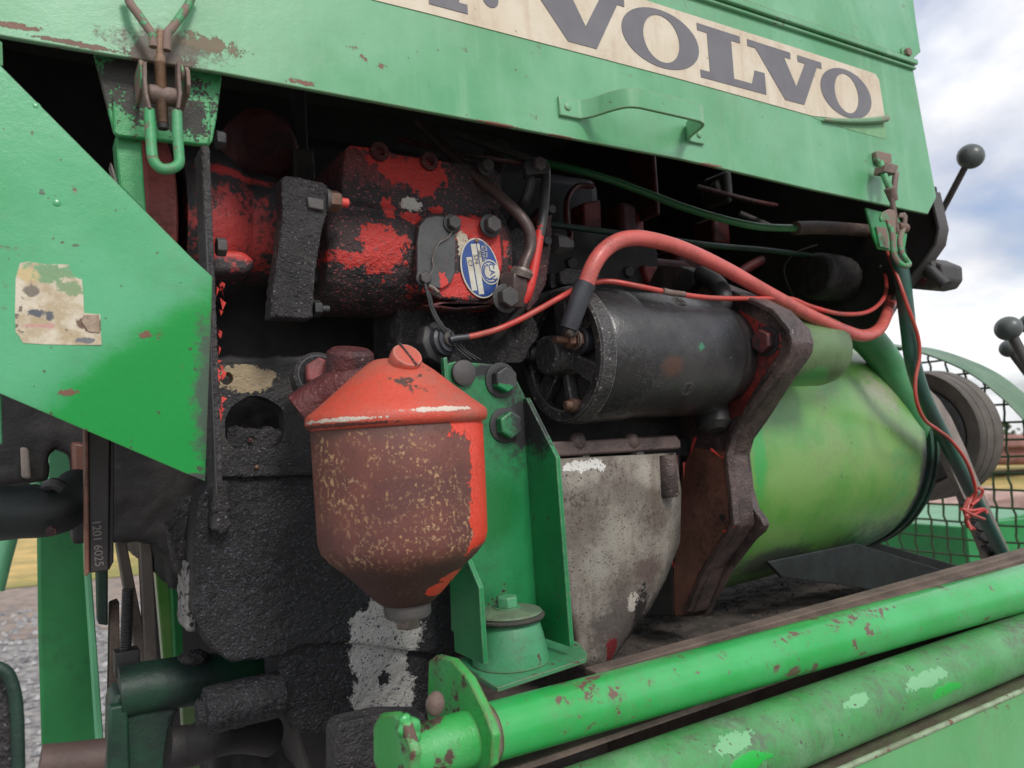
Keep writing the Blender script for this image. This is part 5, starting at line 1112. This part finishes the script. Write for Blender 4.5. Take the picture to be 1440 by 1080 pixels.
# green box wall beyond the guard
gb = thing('green_cabinet', 'bright green sheet-metal box beyond the mesh guard', 'cabinet', P(1300, 830, X=1.95))
q0, q1 = P(1130, 742, X=2.0), P(1372, 735, X=2.0)
MB().prism([V((2.0, P(1140, 800, X=2.0).y, P(1372, 742, X=2.0).z)), V((2.0, P(1364, 800, X=2.0).y, P(1372, 742, X=2.0).z)), V((2.0, P(1364, 800, X=2.0).y, -.9)), V((2.0, P(1140, 800, X=2.0).y, -.9))], (.4, 0, 0)).build('body', M['brightgreen'], gb, .004)
yy0 = P(1364, 800, X=2.0).y
MB().prism([V((2.0, yy0-.003, -.9)), V((2.0, yy0-.003, P(1372, 740, X=2.0).z+.004)), V((2.9, yy0-.35, P(1372, 740, X=2.0).z+.004)), V((2.9, yy0-.35, -.9))], (0, .01, 0)).build('side_wall', M['brightgreen'], gb, .002)

# background heap, tarp and far shed
def heap(label, name, cat, px, Y_, t, mat, vox, amp, sc): return tag(MB().pY(px, Y_, t).build(name, mat, crust=(vox, amp, sc)), label, cat)
tarp = paint('dusty_pink_tarp', C(186, 160, 150), C(160, 130, 122), .8, 0, 2, dirt=(C(120, 92, 86), .6, 3), bump=.3)
heap('dusty pink tarpaulin bundle piled behind the mesh guard', 'tarpaulin', 'tarp', [(1120, 740), (1150, 712), (1200, 706), (1290, 708), (1330, 704), (1380, 698), (1450, 694), (1520, 700), (1560, 750), (1120, 765)], 2.3, .9, tarp, .03, .16, .35)
shed = thing('far_shed', 'low faded red shed with rounded roof standing past the dry field', 'shed', P(1400, 662, Y=14))
roofp = []
MB().pY([(1290, 656), (1290, 628), (1300, 618), (1420, 612), (1600, 610), (1600, 652)], 14.0, 4).build('wall', paint('faded_red_wall', C(140, 86, 80), C(120, 76, 72), .8, 0, .6, dirt=(C(170, 130, 120), .6, .8), bump=.1), shed, .4, 4)
MB().pY([(1286, 630), (1298, 617), (1420, 611), (1604, 606), (1604, 622), (1420, 630), (1292, 637)], 13.7, 4.5).build('roof', paint('faded_roof', C(150, 110, 104), C(130, 92, 88), .8, 0, .6, bump=.1), shed, .1, 3)

# ================================================================== CHASSIS RAIL, BARS
cr = thing('chassis_rail', 'long brown dusty chassis rail with a dirt-covered deck behind the green bars', 'rail', V((.7, .50, -.35)))
zr_ = P(960, 911, Y=.478).z-.0065
zdk = -.262
MB().box((.72, .78, zdk-.010), (.80, .60, .016)).build('deck', M['deck'], cr, crust=(.004, .007, .02))
xr0 = P(836, 940, Y=.48).x; za_ = P(700, 1068, Y=.42).z-.010
MB().box(((xr0+1.6)/2, .476, zr_-.045), (1.6-xr0, .012, .094)).build('side_web', M['brownrail'], cr, .0015)
MB().box((.86, .447, za_-.001), (1.5, .050, .004)).build('light_catch_ledge', M['brownrail'], cr)  # ledge added below the upper tube to catch light in the gap
MB().box((.86, .55, zr_-.125), (1.44, .10, .10)).build('lower_web', M['grime'], cr, .004)
MB().box(((xr0+1.6)/2, .486, zr_+.0035), (1.6-xr0, .016, .006)).build('top_lip', M['brownrail'], cr, .0012)
rr = random.Random(9)
cbm = MB()
for i in range(4200):
    xx = rr.uniform(.42, 1.08); yy_ = .50+.45*rr.random(); s = rr.uniform(.0004, .0013)*(2.6 if rr.random() < .05 else 1)
    if mnoise.noise(V((xx*14, yy_*20, 1))) < -.12: continue
    q = [V((xx+s*rr.uniform(.6, 1.2)*math.cos(a), yy_+s*rr.uniform(.6, 1.2)*math.sin(a), zdk-.0025)) for a in (0, 1.2, 2.5, 3.8, 5)]
    n0 = len(cbm.v); cbm.v += q+[V((xx+s*rr.uniform(-.4, .4), yy_, zdk-.0015+s*1.1))]; cbm.f += [(n0+k, n0+(k+1) % 5, n0+5) for k in range(5)]
st_m = MB(); rr = random.Random(31)
for i in range(170):
    xx = rr.uniform(.45, 1.08); yy_ = rr.uniform(.50, .85); a = rr.uniform(0, 3.14); L = rr.uniform(.002, .007)
    st_m.box((xx, yy_, zdk+.0022), (L, .0006, .0005), Matrix.Rotation(a, 3, 'Z'))
kind(st_m.build('chaff', paint('pale_chaff', C(150, 134, 100), C(120, 108, 84), .8), cr), 'stuff')
kind(cbm.build('dirt_clods', M['grime'], cr, ang=10), 'stuff')

b1 = thing('round_rail', 'upper glossy green tubular rail with chipped paint running along the machine', 'rail', P(1000, 960, Y=.42))
za = (P(700, 985, Y=.42).z+P(700, 1068, Y=.42).z)/2; zb2 = (P(1440, 793, Y=.42).z+P(1440, 862, Y=.42).z)/2
pA, pB = V((P(688, 1030, Y=.42).x, .42, za)), V((P(1440, 830, Y=.42).x+.14, .42, zb2-.003))
rA = (P(700, 985, Y=.42).z-P(700, 1068, Y=.42).z)/2*.985; rB = (P(1440, 793, Y=.42).z-P(1440, 862, Y=.42).z)/2
MB().cyl(pA, pB, rA, max(rA*1.0, rB*.97), 64).build('tube', M['bar'], b1)
dxb = (pB-pA).normalized()
# pivot end: worn collar, end boss and welded lugs
MB().lathe(pA-dxb*.012, dxb, [(rA*.96, 0), (rA*1.06, .002), (rA*1.06, .010), (rA*.96, .012)], 48).build('wear_ring', M['rustrod'], b1)
pe = P(548, 1040, Y=.42); pe = V((pe.x, .42, za+.0005))
MB().cyl(pe, pA-dxb*.012, rA*.93, rA*.93, 48, .002).build('end_boss', M['lug'], b1)
MB().prism([P(x, y, X=P(676, 1030, Y=.41).x-.003) for x, y in ((602, 930), (612, 922), (634, 928), (658, 955), (680, 1000), (693, 1035), (690, 1078), (672, 1090), (640, 1085), (600, 1010))], (.006, 0, 0)).build('pivot_lug', M['lug'], b1, .0012)
MB().prism([P(x, y, X=P(552, 1040, Y=.41).x) for x, y in ((524, 1020), (534, 1004), (552, 1003), (566, 1015), (580, 1060), (576, 1100), (560, 1120), (540, 1110), (524, 1070))], (.006, 0, 0)).build('end_plate', M['lug'], b1, .0016)
wd = random.Random(4)
wb = MB()
for i in range(14):
    a = i/13; p = P(570+wd.uniform(-4, 10), 1012+a*62, Y=.398+.002*i % .006)
    wb.ball(p, wd.uniform(.0035, .006), 12, .8, (wd.uniform(-1, 1), 1, .3))
wb.build('weld_bead', M['bar'], b1, crust=(.0010, .001, .004))
c = P(612, 990, Y=.405); MB().ball(c, .0055, 14, 1.3, (.2, 0, 1)).build('stop_stub', M['rustrod'], b1)

b2o = thing('round_rail', 'lower weathered green tubular rail with fresh green paint touch-ups', 'rail', P(1100, 1060, Y=.40))
zl0 = P(1080, 1078, Y=.40).z; zl1 = P(960, 1003, Y=.40).z
q1a, q1b = P(960, 1003, Y=.41), P(1440, 863, Y=.41); r1a, r1b = P(1080, 1078, Y=.41), P(1440, 938, Y=.41)
rad = (q1b.z-r1b.z)/2
MB().cyl(V((q1a.x-.30, .405, q1b.z-rad+.010)), V((q1b.x+.14, .405, q1b.z-rad)), rad*1.02, rad*1.0, 64).build('tube', M['bar_old'], b2o)
bx_ = thing('box_beam', 'pale green box beam with dirty top ledge along the bottom right', 'beam', P(1350, 1060, Y=.40))
e0, e1 = P(1193, 1080, Y=.385), P(1440, 972, Y=.385)
xq0, xq1 = e0.x-.35, e1.x+.2
def ez(x): return e0.z+(e1.z-e0.z)*(x-e0.x)/(e1.x-e0.x)
MB().prism([V((xq0, .385, ez(xq0))), V((xq1, .385, ez(xq1))), V((xq1, .385, ez(xq1)-.20)), V((xq0, .385, ez(xq0)-.20))], (0, .005, 0)).build('face', M['beam'], bx_, .001)
MB().prism([V((xq0, .388, ez(xq0)-.001)), V((xq1, .388, ez(xq1)-.001)), V((xq1, .475, ez(xq1)+.004)), V((xq0, .475, ez(xq0)+.004))], (0, 0, -.005)).build('ledge', paint('dirty_green_ledge', C(104, 116, 84), C(96, 90, 76), .75, 0, 20, dirt=(C(88, 78, 66), .8, 18), bump=.8), bx_, .001)
MB().tube([V((xq0, .3855, ez(xq0)+.001)), V((xq1, .3855, ez(xq1)+.001))], .0024, 10, 1, False).build('edge_weld', paint('pale_edge', C(150, 170, 140), C(120, 130, 104), .6, 0, 40, chips=(RUST, .6, 150), bump=.5), bx_)
for (x, y) in ((1407, 985), (1432, 972)):
    MB().ball(P(x, y, Y=.40), .006, 14, .6, (0, 0, 1)).build('dirt_clump', M['grime'], bx_, crust=(.0012, .0025, .004))

# dark angle brackets under the converter
for (px, Y_, lab) in (([(1196, 766), (1204, 764), (1338, 806), (1334, 816), (1240, 832), (1180, 822), (1100, 812), (1080, 790)], .66, 'near dark angle bracket in front of the pair under the converter'), ([(1222, 762), (1230, 762), (1364, 800), (1362, 806), (1340, 812), (1222, 778)], .74, 'rear dark angle bracket behind the pair under the converter')):
    o = tag(MB().pY(px, Y_, .006).build('support_bracket', M['darkhose'], bev=.001), lab, 'bracket')

# ================================================================== LEFT LOWER STRUCTURE
fpst = thing('frame_post', 'broad bright green upright frame post with gravel yard behind it', 'post', P(95, 1080, Y=.95))
MB().prism([P(x, y, Y=.90) for x, y in ((50, 590), (118, 590), (125, 800), (142, 1100), (60, 1100), (54, 900))], (0, .05, 0)).build('post', M['brightgreen'], fpst, .003)
MB().prism([P(x, y, Y=.86) for x, y in ((68, 628), (100, 640), (100, 678), (68, 680))], (0, .01, 0)).build('bracket_plate', M['palegreen'], fpst, .001)
tag(MB().prism([P(x, y, Y=.80) for x, y in ((118, 740), (124, 740), (150, 1100), (140, 1100), (120, 800))], (0, .03, 0)).build('pale_strip', M['palegreen'], bev=.001), 'narrow pale green strip standing right of the broad green post', 'strip')
tag(MB().tube([P(-6, 830, Y=1.2), P(8, 775, Y=1.2), P(22, 735, Y=1.2), P(66, 664, Y=1.2)], .010, 12, 4).build('thin_brace', M['palegreen']), 'thin pale green brace rod slanting at the far left edge', 'rod')
# black backing sheet added to fill the dark under the guard panel, plus castings
da = thing('dark_backing', 'black backing sheet and castings filling the dark gap under the guard panel', 'shroud', P(200, 760, Y=.75))
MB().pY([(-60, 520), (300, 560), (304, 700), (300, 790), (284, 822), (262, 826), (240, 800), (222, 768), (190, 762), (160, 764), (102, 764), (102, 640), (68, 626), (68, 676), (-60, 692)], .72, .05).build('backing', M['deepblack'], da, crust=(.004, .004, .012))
MB().pY([(236, 740), (262, 700), (300, 690), (306, 760), (292, 800), (276, 828), (262, 822), (248, 800)], .62, .02).build('lower_lobe', M['grime'], da, crust=(.0018, .005, .006))
MB().pY([(100, 620), (126, 624), (126, 704), (120, 714), (104, 710)], .68, .02).build('brown_block', M['brownplate'], da, .003)
MB().pY([(28, 628), (40, 630), (44, 674), (30, 672)], .70, .02).build('grey_block', M['grey'], da, .002)
tb = thing('air_duct', 'black horizontal duct tube with rounded end at the far left', 'duct', P(50, 745, Y=.62))
zc3 = P(60, 718, Y=.63).z
MB().lathe((P(-80, 718, Y=.63).x, .64, zc3), X, [(.018, 0), (.0185, .001), (.0185, .045), (.0185, .052), (.016, .058), (.010, .062)], 32).build('tube', M['deepblack'], tb)
MB().tube([P(-60, 718, Y=.62), P(20, 720, Y=.62), P(70, 718, Y=.62), P(98, 706, Y=.625), P(112, 690, Y=.64)], [.018, .017], 24, 6).build('elbow', M['darkhose'], tb)
MB().tube([P(66, 684, Y=.61), P(76, 680, Y=.60), P(88, 686, Y=.60)], .004, 10).build('hose_clip', M['smooth_black'], tb)
MB().hexa(P(72, 745, Y=.60), (0, -1, -.3), .0035, .004).build('clip_screw', M['redgrime'], tb)
vb = thing('drive_belt', 'upright black V-belt with faint embossed size code left of the engine', 'belt', P(140, 805, Y=.58))
MB().prism([P(x, y, Y=.58) for x, y in ((124, 600), (154, 612), (153, 803), (126, 806))], (0, .012, 0)).build('belt_face', M['belt'], vb, .001)
MB().prism([P(x, y, Y=.578) for x, y in ((118, 596), (124, 600), (126, 806), (120, 812))], (0, .016, 0)).build('belt_edge', M['brownplate'], vb, .001)
MB().prism([P(x, y, Y=.582) for x, y in ((155, 612), (161, 616), (160, 790), (153, 803))], (0, .012, 0)).build('belt_side', M['deepblack'], vb, .001)
text("1201 6025", P(137, 764, Y=.5795), .0072, R_(88), M['emboss'], vb, ext=.00015)
# strips between post and sump
strips = [((163, 762), (178, 762), (212, 935), (193, 935), .84, 'grey', 'leaning pale grey bar nearest the belt behind the threaded rod'),
          ((196, 762), (214, 762), (222, 935), (205, 935), .83, 'grey', 'straight dark grey bar right of the leaning pale bar'),
          ((215, 762), (236, 790), (246, 928), (230, 932), .92, 'drum', 'olive green upright sheet seen between grey bars and sump'),
          ((240, 800), (256, 816), (258, 928), (246, 928), .90, 'brightgreen', 'narrow bright green sheet edge just left of the crusted sump'),
          ((155, 850), (168, 845), (170, 1000), (152, 1040), .80, 'brownrail', 'brown rusty bar standing behind the threaded rod'),
          ((136, 806), (152, 800), (152, 880), (138, 878), .78, 'green_black', 'dark bar end right below the V-belt'),
          ((255, 975), (300, 960), (320, 1100), (262, 1100), .95, 'boss', 'pale olive sheet glimpsed below the dark elbow pipe')]
for a, b_, c_, d_, Y_, mt, lab in strips:
    tag(MB().prism([P(*q, Y=Y_) for q in (a, b_, c_, d_)], (0, .02, 0)).build('frame_bar', M[mt], bev=.0015), lab, 'bar')
tr = thing('threaded_rod', 'black vertical threaded rod with square nut on the dark elbow pipe', 'rod', P(178, 940, Y=.66))
a, e = P(180, 828, Y=.70), P(176, 930, Y=.70); L = (e-a).length
MB().lathe(a, e-a, [(r, L*(i+j)/30) for i in range(30) for r, j in ((.0040, 0), (.0047, .5))], 14).build('rod', M['smooth_black'], tr, ang=20)
MB().box(P(178, 930, Y=.70), (.018, .018, .019)).build('nut', M['smooth_black'], tr, .001)
ep = thing('axle_pipe', 'dirty dark green pipe elbow turning down below the sump', 'pipe', P(200, 1080, Y=.66))
MB().tube([P(398, 944, Y=.70), P(330, 950, Y=.69), P(260, 958, Y=.68), P(205, 966, Y=.68), P(168, 974, Y=.68)], .0195, 28, 6).build('cross_tube', M['green_black'], ep)
MB().pY([(154, 990), (164, 975), (200, 972), (252, 965), (258, 990), (244, 1012), (240, 1110), (152, 1110)], .672, .04).build('down_leg', M['green_black'], ep, .006, 4)
MB().pY([(153, 995), (180, 990), (185, 1110), (150, 1110)], .664, .012).build('gusset', M['green_black'], ep, .002)
MB().ball(P(272, 925, Y=.675), .012, 16, .5, (0, 0, 1)).build('lump', M['grime'], ep, crust=(.0018, .003, .006))
pipe('black rubber hose crossing low under the drain boss', [(236, 1052, .66), (270, 1048, .66), (300, 1036, .65), (340, 1030, .66), (380, 1036, .67)], .0155, M['deepblack'], 'lower_hose', 'hose', 20)
tag(MB().pY([(300, 1000), (400, 1000), (460, 1040), (480, 1120), (300, 1120)], .74, .06).build('lower_casting', M['deepblack'], crust=(.004, .012, .02)), 'dark lumpy casting in the gap under the sump', 'casting')
ly = thing('step_hoop', 'green-edged black hoop in the lower left corner over the gravel', 'hoop', P(10, 1080, Y=.50))
MB().tube([P(-40, 930, Y=.46), P(-5, 938, Y=.46), P(12, 950, Y=.46), P(22, 985, Y=.46), P(25, 1040, Y=.46), P(26, 1120, Y=.46)], .0030, 12, 6).build('hoop', M['green_black'], ly)
MB().pY([(-60, 960), (0, 948), (12, 960), (18, 1000), (20, 1120), (-60, 1120)], .468, .004).build('tread_pad', M['grime'], ly, crust=(.0014, .003, .004))
tag(MB().tube([P(56, 1074, Y=.62), P(100, 1070, Y=.62), P(146, 1064, Y=.62)], .012, 20, 3).build('brown_hose', paint('brown_band_hose', C(96, 78, 72), C(80, 64, 60), .6, 0, 30, bump=.4)), 'brown hose end at the bottom edge in front of the green post', 'hose')
